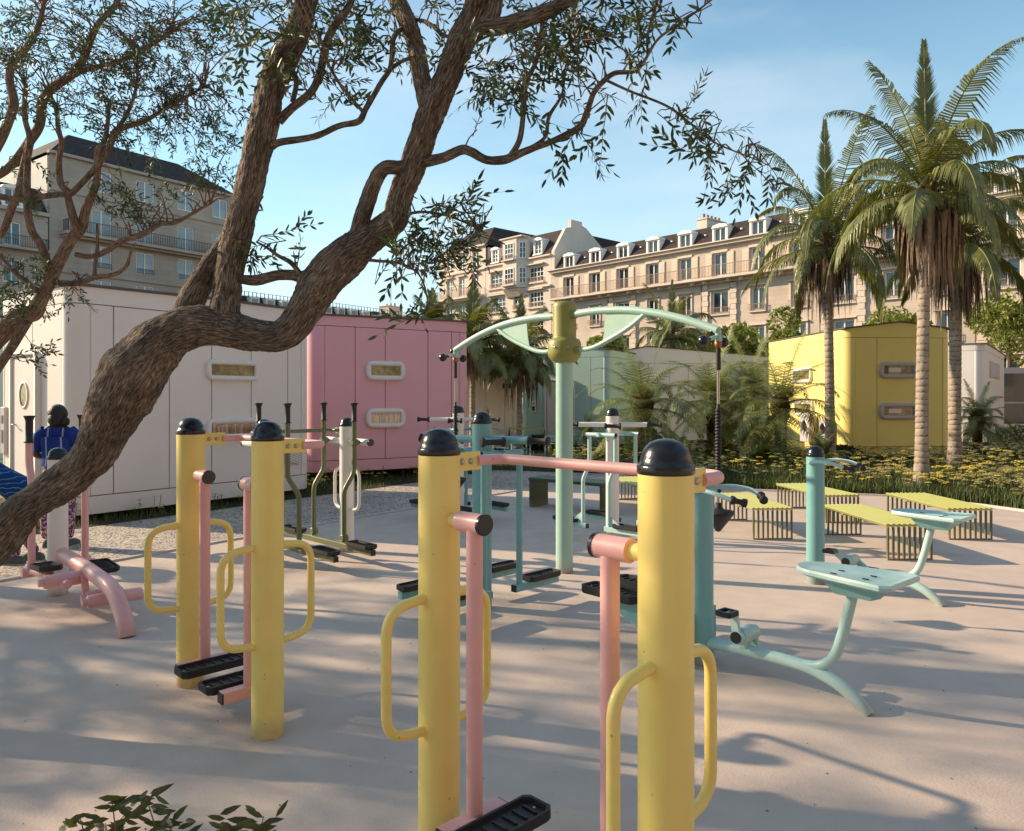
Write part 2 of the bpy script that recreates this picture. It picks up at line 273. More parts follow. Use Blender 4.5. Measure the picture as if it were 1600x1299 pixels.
def cottage(name, label, A, ang, Wd, D, zb, H, apex, wall, grooves=(), sgrooves=(), rad=.30, apexpos=.5, group=None, zgroove=.30):
    """A: front-left corner on the ground; X along the front, Y back into the house"""
    t = thing(name, label, 'cottage', (A[0], A[1], 0), ang, group)
    def plan(inset, r):
        out = []
        x0, y0, x1, y1 = inset, inset, Wd-inset, D-inset
        for cx, cy, a0 in ((x0+r, y0+r, 180), (x1-r, y0+r, 270), (x1-r, y1-r, 0), (x0+r, y1-r, 90)):
            for k in range(9): a = R(a0+90*k/8); out.append((cx+r*math.cos(a), cy+r*math.sin(a)))
        return out
    def roofz(x): return H+(apex-H)*(1-abs(x-apexpos*Wd)/(apexpos*Wd if x < apexpos*Wd else (1-apexpos)*Wd))
    # core body (seen only in the joints)
    b = MB(); lp = plan(.03, rad); xs = [p for p in lp]
    b.loft([[Vector((p[0], p[1], zb)) for p in lp], [Vector((p[0], p[1], H-.03)) for p in lp]], 0, True); b.build('inner_wall', M['groove'], t)
    # skirt, wall shell strips and top band, each following the rounded plan
    def shell(z0, z1, nm, top=None):
        lp = plan(0, rad); li = plan(.05, rad); m = MB(); n = len(lp)
        # densify fronts so gable slope is followed
        def dens(l):
            o = []
            for i in range(len(l)):
                a, c = l[i], l[(i+1) % len(l)]; d = math.hypot(c[0]-a[0], c[1]-a[1]); k = max(1, int(d/.25))
                for j in range(k): o.append((a[0]+(c[0]-a[0])*j/k, a[1]+(c[1]-a[1])*j/k))
            return o
        lp = dens(lp); n = len(lp)
        zt = (lambda p: top(p[0])) if top else (lambda p: z1)
        l0 = [Vector((p[0], p[1], z0)) for p in lp]; l1 = [Vector((p[0], p[1], zt(p))) for p in lp]
        cx, cy = Wd/2, D/2
        ins = lambda p, z: Vector((p[0]+(cx-p[0])*.02, p[1]+(cy-p[1])*.02, z))
        m.loft([l0, l1], 0, True, False, False)
        m.loft([[ins(p, z0) for p in lp], l0], 0, False, False, False); m.loft([l1, [ins(p, zt(p)) for p in lp]], 0, False, False, False)
        return m.build(nm, wall, t)
    zt = H-.24
    shell(zb, zb+zgroove-.012, 'skirt'); shell(zt+.012, H, 'top_band', roofz)
    # wall panels between vertical joints: front and back and sides
    def panels(gr, L, side):
        xs = [rad]+[g_ for g_ in gr]+[L-rad]; gap = .007
        for a, c in zip(xs, xs[1:]):
            m = MB(); w = c-a-2*gap
            if side == 'front': m.bbox(((a+c)/2, .022, (zb+zgroove+zt)/2), (w, .044, zt-zb-zgroove), .005)
            elif side == 'left': m.bbox((.022, (a+c)/2, (zb+zgroove+zt)/2), (.044, w, zt-zb-zgroove), .005)
            elif side == 'right': m.bbox((Wd-.022, (a+c)/2, (zb+zgroove+zt)/2), (.044, w, zt-zb-zgroove), .005)
            else: m.bbox(((a+c)/2, D-.022, (zb+zgroove+zt)/2), (w, .044, zt-zb-zgroove), .005)
            m.build('wall_panel', wall, t)
    panels(grooves, Wd, 'front'); panels(sgrooves, D, 'left'); panels(sgrooves, D, 'right'); panels(grooves, Wd, 'back')
    for cx, cy, a0 in ((rad, rad, 180), (Wd-rad, rad, 270), (Wd-rad, D-rad, 0), (rad, D-rad, 90)):
        m = MB(); lo = []; li = []
        for k in range(13):
            a = R(a0+90*k/12); lo.append((cx+rad*math.cos(a), cy+rad*math.sin(a))); li.append((cx+(rad-.05)*math.cos(a), cy+(rad-.05)*math.sin(a)))
        ring = lo+li[::-1]
        m.loft([[Vector((p[0], p[1], z)) for p in ring] for z in (zb+zgroove, zt)], 0, True); m.build('corner_panel', wall, t)
    # roof
    m = MB(); xs = [0, apexpos*Wd, Wd]; e = .03
    for a, c in ((0, 1), (1, 2)):
        xa, xc = xs[a]-(e if a == 0 else 0), xs[c]+(e if c == 2 else 0); za, zc = roofz(xs[a])+.004, roofz(xs[c])+.004
        v = [(xa,-e,za),(xc,-e,zc),(xc,D+e,zc),(xa,D+e,za),(xa,-e,za+.035),(xc,-e,zc+.035),(xc,D+e,zc+.035),(xa,D+e,za+.035)]
        m.add(v, [(0,3,2,1),(4,5,6,7),(0,1,5,4),(1,2,6,5),(2,3,7,6),(3,0,4,7)])
    m.build('roof', M['roof_edge'], t)
    return t
def ang(dx, dy): return math.atan2(dy, dx)
wg = [0.75, 1.62, 2.42, 3.22, 3.82]
white1 = cottage('cottage', 'large white panelled cottage behind the leaning olive trunk', (-6.05, 10.4), ang(.588, .81), 4.15, 2.45, .12, 3.30, 3.32, M['white_wall'], (.28+.30, 1.42, 2.13, 2.86, 3.60), (1.2,), rad=.26, zgroove=.26)
def along(cot_A, d, px):      # distance along a wall from its corner at a photo column
    k = (px-HX)/F; return (k*cot_A[1]-cot_A[0])/(d[0]-k*d[1])
dW = (.588, .81); WA = (-6.05, 10.4)
for (x0, x1, z, bk) in ((320, 402, 2.20, False), (320, 402, 1.25, True)):
    a, c = along(WA, dW, x0), along(WA, dW, x1); slot_window(white1, (a+c)/2, z, c-a, .34, bk, frame=.085)
a, c = along(WA, dW, 444), along(WA, dW, 470)
m = MB(); m.bbox(((a+c)/2, -.02, .80), (c-a, .05, .42), .01); gf = m.build('vent_grille', M['grey_trim'], white1)
for k in range(9):
    m = MB(); m.box(((a+c)/2, -.05, .63+.042*k), (c-a-.04, .012, .022), 0, rot=Matrix.Rotation(R(22), 3, 'Y')); m.build('louvre', M['white_wall'], gf)
# side face of the white cottage: door with oval light, meter plate
def door(parent, y0, y1, z0, z1, side, m_, light='round', y=0.0):
    """side 'left': on the x=0 face;  'front': on the y=0 face"""
    T = (lambda u, v, z: Vector((-v, u, z))) if side == 'left' else (lambda u, v, z: Vector((u, -v, z)))
    c = (y0+y1)/2; w = y1-y0; h = z1-z0; zc = (z0+z1)/2
    L = lambda lp, v: [T(c+a, v, zc+b) for a, b in lp]
    q = MB(); q.loft([L(rrect(w+.16, h+.16, .1), .0), L(rrect(w+.16, h+.16, .1), .07), L(rrect(w+.04, h+.04, .06), .07), L(rrect(w+.04, h+.04, .06), .01)], 0, True, False, False)
    f = q.build('door', m_, parent)
    q = MB(); q.loft([L(rrect(w, h, .05), .0), L(rrect(w, h, .05), .035), L(rrect(w-.02, h-.02, .05), .045)], 0, False, False, True); q.build('door_leaf', m_, f)
    q = MB(); el = [(.15*math.cos(R(a)), .20*math.sin(R(a))+h*.22) for a in range(0, 360, 15)]; el2 = [(.12*math.cos(R(a)), .17*math.sin(R(a))+h*.22) for a in range(0, 360, 15)]
    q.loft([L(el, .045), L(el, .06), L(el2, .06), L(el2, .048)], 0, True, False, False); q.build('porthole_rim', m_, f)
    q = MB(); q.add(L(el2, .05), [tuple(range(len(el2)))]); q.build('porthole_pane', M['cottage_glass'], f)
    q = MB(); q.tube([T(c+w*.38, .045, zc), T(c+w*.38, .10, zc), T(c+w*.30, .10, zc)], .012, 6); q.build('door_handle', M['steel'], f)
    return f
door(white1, 1.0, 1.75, .35, 2.35, 'left', M['white_wall'])
m = MB(); m.bbox((-.02, 2.15, 1.25), (.05, .16, .72), .01); mp_ = m.build('meter_plate', M['grey_trim'], white1)
for z in (1.42, 1.16): m = MB(); m.box((-.048, 2.15, z), (.006, .07, .12 if z > 1.3 else .2)); m.build('meter_slot', M['black_plastic'], mp_)
m = MB(); m.bbox((-.02, 2.25, .45), (.05, .4, .5), .01); m.build('access_panel', mat('tan_panel', (.5,.36,.2)), white1)
pink = cottage('cottage', 'pink panelled cottage with two slot windows', (-4.1, 15.4), ang(.857, .516), 3.70, 3.4, .22, 3.47, 3.44, M['pink_wall'], (.95, 1.62, 2.62, 3.2), (1.7,), rad=.30, apexpos=.02, zgroove=.24)
# roof slopes slightly down to the right
dP = (.857, .516); PA = (-4.1, 15.4)
for z, bk in ((2.33, False), (1.32, True)):
    a, c = along(PA, dP, 571), along(PA, dP, 632); slot_window(pink, (a+c)/2, z, c-a, .42, bk, frame=.11)
cot_mint2 = cottage('cottage', 'mint cottage at the left edge of the view', (-11.6, 15.2), ang(.588, .81), 4.1, 3.0, .15, 3.4, 3.5, M['mint_wall'], (1.4, 2.8), (1.5,))
mint = cottage('cottage', 'mint green cottage with a white door and round porthole', (0.3, 26.6), ang(.9, -.43), 3.3, 3.4, .15, 3.35, 3.5, M['mint_wall'], (.85, 2.6), (1.7,), rad=.25)
door(mint, 1.02, 1.95, .2, 2.3, 'front', M['white_wall'])
m = MB(); m.lathe([(.0,.12),(.10,.10),(.15,.05),(.16,0)][::-1], 18, (.85, -.0, 2.85), (0,-1,0)); m.build('wall_lamp', M['white_wall'], mint)
m = MB(); m.bbox((.52, -.03, 1.45), (.22, .06, .42), .02); ic = m.build('intercom', M['white_wall'], mint)
m = MB(); m.box((.52, -.062, 1.38), (.09, .006, .15)); m.build('screen', M['black_plastic'], ic)
m = MB(); m.box((.52, -.062, 1.55), (.12, .006, .05)); m.build('name_plate', M['grey_trim'], ic)
white2 = cottage('cottage', 'white cottage between the pink and mint cottages', (-1.62, 24.0), ang(.86, .5), 2.25, 3.6, .15, 3.28, 3.35, M['white_wall'], (.9, 1.6), (1.8,), rad=.35)
slot_window(white2, 1.68, 2.15, .56, .32, False, frame=.08)
white3 = cottage('cottage', 'long white cottage behind the bushy date palm', (2.9, 27.6), ang(.98, .08), 6.9, 4, .2, 3.25, 3.62, M['white_wall'], (1.5, 2.1, 2.9, 3.6, 5.2), (2,), rad=.3, apexpos=.3, zgroove=.3)
slot_window(white3, 5.9, 1.9, .9, .36, False, frame=.1)
yel = cottage('cottage', 'yellow gabled cottage behind the tall palms', (9.22, 21.0), ang(.985, .07), 3.12, 5.4, .12, 3.66, 3.86, M['yellow_wall'], (.92,), (1.3, 2.9, 4.2), rad=.30, apexpos=.52, zgroove=.28)
for z in (2.52, 1.38):
    wf = slot_window(yel, 1.52, z, 1.10, .46, False, M['grey_trim'], frame=.12)
    m = MB(); m.box((1.42, -.036, z+.01), (.36, .006, .12)); m.build('blind', M['white_paint'], wf)
def side_slot(parent, yc, z, w, h, D):
    e = bpy.data.objects.new('side_window', None); COL.objects.link(e); e.parent = parent; e.location = (0, yc, 0); e.rotation_euler = (0, 0, R(-90))
    f = slot_window(e, 0, z, w, h, False, frame=.1); return e
def sw(parent, yc, z, w, h):
    f = slot_window(parent, 0, z, w, h, False, frame=.1)
    f.location = (0, yc, 0); f.rotation_euler = (0, 0, R(-90)); return f
sw(yel, 2.55, 2.45, 1.3, .46); sw(yel, 2.45, 1.42, 1.3, .46)
for y_, w_, h_ in ((.75, .42, .72), (1.9, .62, .8)):
    m = MB(); m.bbox((-.14, y_, .42+h_/2), (.26, w_, h_), .02); ac = m.build('air_unit', M['grey_trim'], yel)
    m = MB()
    m.lathe([(.02,.0),(.15,.0),(.16,.008),(.17,.0)], 18, (-.272, y_, .42+h_*.62), (-1,0,0)); m.build('fan_guard', M['steel'], ac)
white4 = cottage('cottage', 'white cottage with a lettered panel behind the rightmost small palm', (17.05, 27.3), ang(6.2, 8.4), 9.6, 5.5, .15, 3.70, 3.72, M['white_wall'], (3, 6), (2.5,), rad=.35)
m = MB(); m.bbox((3.9, -.015, 2.85), (4.6, .03, .62), .01); sg = m.build('sign_panel', M['grey_trim'], white4)
m = MB()
for k in range(9):
    x = 2.1+k*.44; m.box((x, -.036, 2.85), (.07, .012, .40)); m.box((x+.10, -.036, 3.0 if k % 2 else 2.72), (.16, .012, .08)); 
m.build('sign_letters', M['white_paint'], sg)
# dark glazed pavilion at the right edge
pv = thing('pavilion', 'low dark glazed pavilion beyond the white cottage at right', 'pavilion', (23.3, 36.2, 0), R(2))
m = MB(); m.bbox((6, 2.5, 3.05), (12, 5, .30), .02); m.build('roof', M['grey_trim'], pv)
m = MB(); m.bbox((6, 2.5, .25), (12, 5, .5), .02); m.build('base', M['white_wall'], pv)
for k in range(7):
    m = MB(); m.box((.06+k*1.95, .1, 1.7), (.10, .10, 2.4)); m.build('mullion', M['grey_trim'], pv)
    if k < 6: m = MB(); m.box((1.03+k*1.95, .13, 2.22), (1.84, .03, 1.36)); m.build('pane', M['dark_glass'], pv); m = MB(); m.box((1.03+k*1.95, .13, 1.0), (1.84, .03, .98)); m.build('pane', M['dark_glass'], pv)
m = MB(); m.box((6, .1, 1.52), (11.8, .08, .08)); m.build('transom', M['grey_trim'], pv)
m = MB(); m.box((6, 4.8, 1.7), (11.9, .2, 2.4)); m.build('back_wall', M['roof_edge'], pv)
# ------------------------------------------------------------------ town buildings
def stone_mat(name, c, jointc, s=1.0):
    m = bpy.data.materials.new(name); m.use_nodes = True; t = m.node_tree; n = t.nodes; l = t.links; b = n['Principled BSDF']; b.inputs['Roughness'].default_value = .85
    b.inputs['Specular IOR Level'].default_value = .2
    tcn = n.new('ShaderNodeTexCoord'); sx = n.new('ShaderNodeSeparateXYZ'); l.new(tcn.outputs['Object'], sx.inputs[0])
    ad = n.new('ShaderNodeMath'); ad.operation = 'ADD'; l.new(sx.outputs['X'], ad.inputs[0]); l.new(sx.outputs['Y'], ad.inputs[1])
    cb = n.new('ShaderNodeCombineXYZ'); l.new(ad.outputs[0], cb.inputs[0]); l.new(sx.outputs['Z'], cb.inputs[1])
    br = n.new('ShaderNodeTexBrick'); br.inputs['Color1'].default_value = (*c, 1); br.inputs['Color2'].default_value = (*[x*.92 for x in c], 1); br.inputs['Mortar'].default_value = (*jointc, 1)
    br.inputs['Scale'].default_value = 1.0/s; br.inputs['Brick Width'].default_value = 1.15; br.inputs['Row Height'].default_value = .38; br.inputs['Mortar Size'].default_value = .012; br.inputs['Mortar Smooth'].default_value = .6
    l.new(cb.outputs[0], br.inputs['Vector'])
    z = n.new('ShaderNodeTexNoise'); z.inputs['Scale'].default_value = .35; z.inputs['Detail'].default_value = 8; l.new(tcn.outputs['Object'], z.inputs['Vector'])
    mr = n.new('ShaderNodeMapRange'); mr.inputs['From Min'].default_value = .3; mr.inputs['From Max'].default_value = .7; mr.inputs['To Min'].default_value = .82; mr.inputs['To Max'].default_value = 1.08
    l.new(z.outputs['Fac'], mr.inputs['Value']); mm = n.new('ShaderNodeMixRGB'); mm.blend_type = 'MULTIPLY'; mm.inputs[0].default_value = 1
    l.new(br.outputs['Color'], mm.inputs[1]); l.new(mr.outputs[0], mm.inputs[2]); l.new(mm.outputs[0], b.inputs['Base Color'])
    bp = n.new('ShaderNodeBump'); bp.inputs['Strength'].default_value = .4; bp.inputs['Distance'].default_value = .03; l.new(br.outputs['Fac'], bp.inputs['Height']); bp.invert = True; l.new(bp.outputs[0], b.inputs['Normal'])
    MATS[name] = m; return m
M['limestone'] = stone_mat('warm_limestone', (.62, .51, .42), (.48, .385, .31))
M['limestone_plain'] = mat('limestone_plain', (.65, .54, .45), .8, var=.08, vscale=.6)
M['shaded_stone'] = stone_mat('shaded_side_limestone', (.46, .375, .31), (.34, .275, .23), 1.3)  # limestone copy with shade put into the colour for the unlit fronts
M['slate'] = mat('slate_roof', (.045, .032, .030), .75, var=.3, vscale=3, bump=.3, bscale=12, bdist=.03, spec=.2)
M['win_white'] = mat('window_white_paint', (.80, .77, .73), .5)
M['shutter'] = mat('shutter_cream', (.66, .52, .40), .6)
M['iron'] = mat('black_iron', (.02, .02, .022), .5)
M['iron_light'] = mat('weathered_iron', (.28, .20, .15), .6)
M['blue_glass'] = glass_mat('town_window_glass', (0.010, 0.020, 0.030), (0.04, 0.06, 0.075), .8, .05)
M['curtain_glass'] = glass_mat('curtained_window_glass', (0.16, 0.18, 0.19), (0.30, 0.32, 0.33), .7, .2)
M['terracotta'] = mat('terracotta', (.45, .14, .07), .8)
def facade(Wd, z0, z1, holes, dep=.28):
    m = MB(); xs = sorted({0.0, Wd, *[h[0] for h in holes], *[h[1] for h in holes]}); zs = sorted({z0, z1, *[h[2] for h in holes], *[h[3] for h in holes]})
    for i in range(len(xs)-1):
        for j in range(len(zs)-1):
            cx, cz = (xs[i]+xs[i+1])/2, (zs[j]+zs[j+1])/2
            if any(h[0] < cx < h[1] and h[2] < cz < h[3] for h in holes): continue
            m.add([(xs[i],0,zs[j]),(xs[i+1],0,zs[j]),(xs[i+1],0,zs[j+1]),(xs[i],0,zs[j+1])], [(0,1,2,3)])
    for a, b, c, d in holes:
        m.add([(a,0,c),(b,0,c),(b,0,d),(a,0,d),(a,dep,c),(b,dep,c),(b,dep,d),(a,dep,d)], [(0,4,5,1),(1,5,6,2),(2,6,7,3),(3,7,4,0)])
    return m
_wm = {}
def window(parent, xc, y, z0, w, h, nx=2, nz=1, fm='win_white', gm='blue_glass', bar=.06):
    key = (round(w, 2), round(h, 2), nx, nz, fm, gm)
    if key not in _wm:
        m = MB(); ft = .09
        m.box((-w/2+ft/2, 0, h/2), (ft, .08, h)); m.box((w/2-ft/2, 0, h/2), (ft, .08, h)); m.box((0, 0, ft/2), (w-2*ft, .08, ft)); m.box((0, 0, h-ft/2), (w-2*ft, .08, ft))
        iw, ih = w-2*ft, h-2*ft
        for k in range(1, nx): m.box((-iw/2+iw*k/nx, -.004, h/2), (bar*1.6 if (nx == 2 or k*2 == nx) else bar, .06, ih))
        for k in range(1, nz): m.box((0, .004, ft+ih*k/nz), (iw, .05, bar))
        g_ = MB(); pw = iw/2; g_.box((0, 0, 0), (pw, .015, ih))
        _wm[key] = (m.mesh('window', M[fm]), g_.mesh('pane', M[gm]), pw, ft, ih)
    me, gm_, pw, ft, ih = _wm[key]
    o = put('window', me, parent, (xc, y, z0))
    for sgn in (-1, 1): put('pane', gm_, o, (sgn*pw/2, .03, ft+ih/2))
    return o
_sm = {}
def shutter(parent, xc, y, z0, w, h):
    if (w, h) not in _sm:
        m = MB(); m.box((0,0,h/2), (w,.05,h))
        for k in range(int(h/.28)): m.box((0,-.03,.15+k*.28), (w*.8,.02,.16))
        _sm[(w, h)] = m.mesh('shutter', M['shutter'])
    return put('shutter', _sm[(w, h)], parent, (xc, y, z0))
def railing(parent, x0, x1, y, z0, h, step=.16, m_='iron', ends=0.0, r=.012):
    m = MB(); n = int((x1-x0)/step)
    for k in range(n+1): m.box((x0+(x1-x0)*k/n, y, z0+h/2), (r*2, r*2, h))
    m.box(((x0+x1)/2, y, z0+h), (x1-x0, .05, .04)); m.box(((x0+x1)/2, y, z0+.1), (x1-x0, .03, .03))
    if ends:
        for xe in (x0, x1):
            m.box((xe, y+ends/2, z0+h), (.04, ends, .04))
            for k in range(int(ends/step)): m.box((xe, y+step*(k+.5), z0+h/2), (r*2, r*2, h))
    o = m.build('railing', M[m_], parent); return o
def dormer(parent, xc, z0, w, h, y0, m_='win_white', nz=1):
    """y0 = front plane, box runs back into the roof"""
    m = MB(); d = 2.2
    for sx in (-1, 1): m.box((xc+sx*(w/2+.09), y0+d/2, z0+h/2), (.18, d, h))
    m.add([(xc-w/2-.24, y0-.10, z0+h), (xc+w/2+.24, y0-.10, z0+h), (xc+w/2+.1, y0-.1, z0+h+.22), (xc, y0-.1, z0+h+.34), (xc-w/2-.1, y0-.1, z0+h+.22),
           (xc-w/2-.24, y0+d, z0+h), (xc+w/2+.24, y0+d, z0+h), (xc+w/2+.1, y0+d, z0+h+.22), (xc, y0+d, z0+h+.34), (xc-w/2-.1, y0+d, z0+h+.22)],
          [(0,1,2,3,4),(9,8,7,6,5),(0,5,6,1),(1,6,7,2),(2,7,8,3),(3,8,9,4),(4,9,5,0)])
    m.box((xc, y0+.02, z0-.06), (w+.4, .3, .12))
    o = m.build('dormer', M[m_], parent)
    f = window(o, xc, y0+.12, z0, w, h, 2, nz); return o
def mansard(parent, Wd, z0, z1, y0, back, depth, hipl=0.0, hipr=0.0):
    m = MB(); v = [(0,y0,z0),(Wd,y0,z0),(Wd-hipr,y0+back,z1),(hipl,y0+back,z1),(0,depth,z0),(Wd,depth,z0),(Wd-hipr,depth-back,z1),(hipl,depth-back,z1)]
    m.add(v, [(0,1,2,3),(1,5,6,2),(5,4,7,6),(4,0,3,7),(3,2,6,7)]); return m.build('roof', M['slate'], parent)
# --- long sunlit limestone building
LA = (4.1, 78.3); LANG = math.atan2(-.738, .675); LL = 62.0
lb = thing('town_building', 'long limestone apartment building with slate attic and shuttered balcony windows', 'building', (*LA, 0), LANG)
cols = [2.45+3.47*k for k in range(17)]; holes = []; wins = []
bays = {2, 5, 8, 11, 14}
for k, x in enumerate(cols):
    if x > LL-1.5: continue
    holes.append((x-.62, x+.62, 12.0, 13.95)); wins.append((x, 12.0, 1.24, 1.95))
    w = 1.55 if k in bays else 1.15
    for zb_, h_ in ((8.85, 1.85), (5.65, 1.85), (2.3, 2.1)): holes.append((x-w/2, x+w/2, zb_, zb_+h_)); wins.append((x, zb_, w, h_))
facade(LL, 0, 14.6, holes).build('wall', M['limestone'], lb)
m = MB(); m.box((LL/2, 8, 7.2), (LL, 15.2, 14.4)); m.build('inner_wall', M['limestone_plain'], lb)
for x, z, w, h in wins: window(lb, x, .20, z, w, h)
for x, z, w, h in wins:
    m = MB()
    if z < 11.9: m.box((x, -.06, z-.10), (w+.4, .24, .14)); m.box((x, -.08, z+h+.18), (w+.5, .28, .12)); m.box((x-w/2-.12, -.03, z+h/2), (.16, .12, h+.1)); m.box((x+w/2+.12, -.03, z+h/2), (.16, .12, h+.1))
    else: m.box((x, -.05, z+h+.1), (w+.3, .16, .2))
    m.build('window_surround', M['limestone_plain'], lb)
for x, z, w, h in wins:
    if z > 11.9:
        for s_ in (-1, 1): shutter(lb, x+s_*(w/2+.42), -.06, z, .6, h)
    elif z > 5 : railing(lb, x-w/2-.15, x+w/2+.15, -.24, z-.02, .5, .12, 'iron_light')
for k in bays:                                       # quoined pilasters either side of the wide windows
    for s_ in (-1, 1):
        x = cols[k]+s_*1.35 if k < 16 else 0
        for q in range(19): m = MB(); m.box((x, -.09, 3.0+.45*q), (.62 if q % 2 else .50, .2, .42)); m.build('quoin', M['limestone_plain'], lb)
m = MB(); m.box((LL/2, -.15, 14.62), (LL+.2, .55, .22)); m.box((LL/2, -.28, 14.80), (LL+.3, .70, .10)); m.build('cornice', M['limestone_plain'], lb)
m = MB(); m.box((LL/2+.2, -.55, 11.72), (LL-.9, 1.15, .18)); m.box((LL/2, -.12, 11.5), (LL, .3, .22)); m.build('balcony_slab', M['limestone_plain'], lb)
for k, x in enumerate(cols):
    if x > LL-1.5: continue
    for s_ in (-.55, .55): m = MB(); m.box((x+s_*2.1, -.42, 11.5), (.22, .72, .26)); m.build('corbel', M['limestone_plain'], lb)
railing(lb, .9, LL-1, -1.08, 11.81, .95, .14, 'iron_light', 1.0)
mansard(lb, LL, 14.85, 16.55, -.05, 1.25, 12)
for k, x in enumerate(cols):
    if x < LL-1.5: dormer(lb, x, 14.86, 1.1, 1.2, -.02)
for x in [c+1.73 for c in cols[:16]]: m = MB(); m.box((x, .55, 15.75), (.12, .3, .12)); m.build('roof_vent', M['win_white'], lb)
def chimney(parent, x, y, z0, w, d, h, pots=5):
    m = MB(); m.box((x, y, z0+h/2), (w, d, h)); m.box((x, y, z0+h+.06), (w+.16, d+.16, .12)); o = m.build('chimney', M['limestone_plain'], parent)
    for k in range(pots): m = MB(); m.lathe([(.13,0),(.10,.4),(.12,.42)], 8, (x, y-d*.4+d*.8*k/max(1, pots-1), z0+h+.12)); m.build('chimney_pot', M['terracotta'], o)
for x in [c-1.735 for c in cols[2:16:3]]:
    m = MB(); m.tube([(x, -.12, 0), (x, -.12, 11.4)], .06, 8); m.build('drainpipe', M['iron_light'], lb)
chimney(lb, cols[4]+.6, 3.2, 15.6, 1.0, 3.0, 1.9); chimney(lb, cols[8]-.4, 3.2, 15.6, 1.0, 3.0, 1.9); chimney(lb, cols[12]+.6, 3.2, 15.6, 1.0, 3.0, 1.9)
# --- middle building with the bay (section B)
def Lp(s): return (LA[0]+.675*s, LA[1]-.738*s)
bb = thing('town_building', 'bay-fronted apartment building with a gable wall above its neighbour', 'building', (*Lp(-10.45), 0), LANG)
holes = []; wins = []
for zb_ in (14.0, 11.35, 8.3, 5.2, 2.2):
    for x, w in ((2.05, 2.5), (8.15, 2.1)): holes.append((x-w/2, x+w/2, zb_, zb_+1.6)); wins.append((x, zb_, w, 1.6, 4))
    if zb_ < 13: holes.append((4.6, 5.7, zb_, zb_+1.75)); wins.append((5.15, zb_, 1.1, 1.75, 2))
facade(10.4, 0, 16.6, holes).build('wall', M['limestone_plain'], bb)
m = MB(); m.box((5.2, 7, 8.2), (10.4, 13.2, 16.4)); m.build('inner_wall', M['limestone_plain'], bb)
for x, z, w, h, nx in wins: window(bb, x, .18, z, w, h, nx, 3)
for x, z, w, h, nx in wins: m = MB(); m.box((x, -.1, z-.1), (w+.5, .3, .16)); m.build('sill', M['limestone_plain'], bb); m = MB(); m.box((x, -.16, z+h+.25), (w+.5, .42, .14)); m.build('hood', M['limestone_plain'], bb); railing(bb, x-w/2, x+w/2, -.18, z, .45, .12, 'iron_light')
m = MB()
for z in (16.55, 13.4, 10.55): m.box((5.2, -.1, z), (10.5, .36, .16))
m.build('string_course', M['limestone_plain'], bb)
# projecting bay over two floors
m = MB(); pl = [(3.5, 0), (3.9, -.95), (6.1, -.95), (7.1, 0)]
m.loft([[Vector((a, b, 13.55)) for a, b in pl], [Vector((a, b, 18.9)) for a, b in pl]], 0, False)
m.loft([[Vector((a, b*.3, 12.7)) for a, b in pl], [Vector((a, b, 13.5)) for a, b in pl]], 0, False); bay = m.build('bay', M['limestone_plain'], bb)
m = MB(); m.box((5.3, 1.6, 17.7), (3.5, 3.4, 2.4)); m.box((5.2, -.45, 18.95), (3.7, 1.3, .14)); m.build('bay_top', M['limestone_plain'], bb)
for z in (13.95, 16.65):
    window(bay, 5.0, -.98, z, 1.45, 1.75, 3, 3); m = MB(); m.box((5.0, -1.12, z-.1), (2.0, .4, .14)); m.build('sill', M['limestone_plain'], bay); railing(bay, 4.2, 5.8, -1.2, z, .45, .12, 'iron_light')
    o = window(bay, 6.63, -.53, z, .75, 1.75, 2, 3); o.rotation_euler = (0, 0, math.atan2(.95, 1.0))
    o = window(bay, 3.68, -.53, z, .5, 1.75, 2, 3); o.rotation_euler = (0, 0, -math.atan2(.95, .4))
mansard(bb, 10.4, 16.7, 19.4, 0, 1.7, 13)
dormer(bb, 1.55, 16.9, .9, 1.4, .0, nz=3); dormer(bb, 8.4, 16.9, .95, 1.4, .0, nz=3)
m = MB(); gv = [(.0, 12), (.0, 16.9), (1.7, 19.5), (2.5, 19.7), (2.5, 20.5), (4.2, 20.5), (4.2, 20.1), (4.9, 19.9), (8.0, 17.8), (13, 16.2), (13, 12)]
m.loft([[Vector((10.42, a, b)) for a, b in gv], [Vector((10.85, a, b)) for a, b in gv]], 0, False); m.build('gable_wall', M['limestone_plain'], bb)
# --- section A, plain front with dark mansard
ba = thing('town_building', 'narrow apartment building with curved balcony and black mansard', 'building', (*Lp(-19.2), 0), LANG)
holes = []; wins = []
for x in (2.0, 4.35, 6.9):
    for zb_, h_ in ((17.0, 1.6), (13.75, 2.1), (11.3, 1.5), (8.9, 1.5), (5.6, 1.6), (2.5, 1.6)): holes.append((x-.55, x+.55, zb_, zb_+h_)); wins.append((x, zb_, 1.1, h_))
facade(8.7, 0, 19.1, holes).build('wall', M['limestone_plain'], ba)
m = MB(); m.box((4.35, 7, 9.4), (8.7, 13.2, 19)); m.build('inner_wall', M['limestone_plain'], ba)
for x, z, w, h in wins: window(ba, x, .18, z, w, h, 2, 3, gm='curtain_glass' if 13 < z < 14 else 'blue_glass')
for x, z, w, h in wins:
    m = MB(); m.box((x, -.06, z-.08), (w+.3, .2, .12)); m.build('sill', M['limestone_plain'], ba)
    m = MB(); m.box((x, -.12, z+h+.22), (w+.4, .32, .16)); m.build('hood', M['limestone_plain'], ba)
m = MB(); m.box((4.4, -.1, 16.45), (8.8, .3, .16)); m.box((4.4, -.1, 19.15), (8.9, .4, .2)); m.build('string_course', M['limestone_plain'], ba)
m = MB(); pl = [(8.2,.0),(8.2,-1.05),(0,-1.05),(-.8,-.8),(-1.25,-.2),(-1.25,.8),(0,.8),(0,0)]
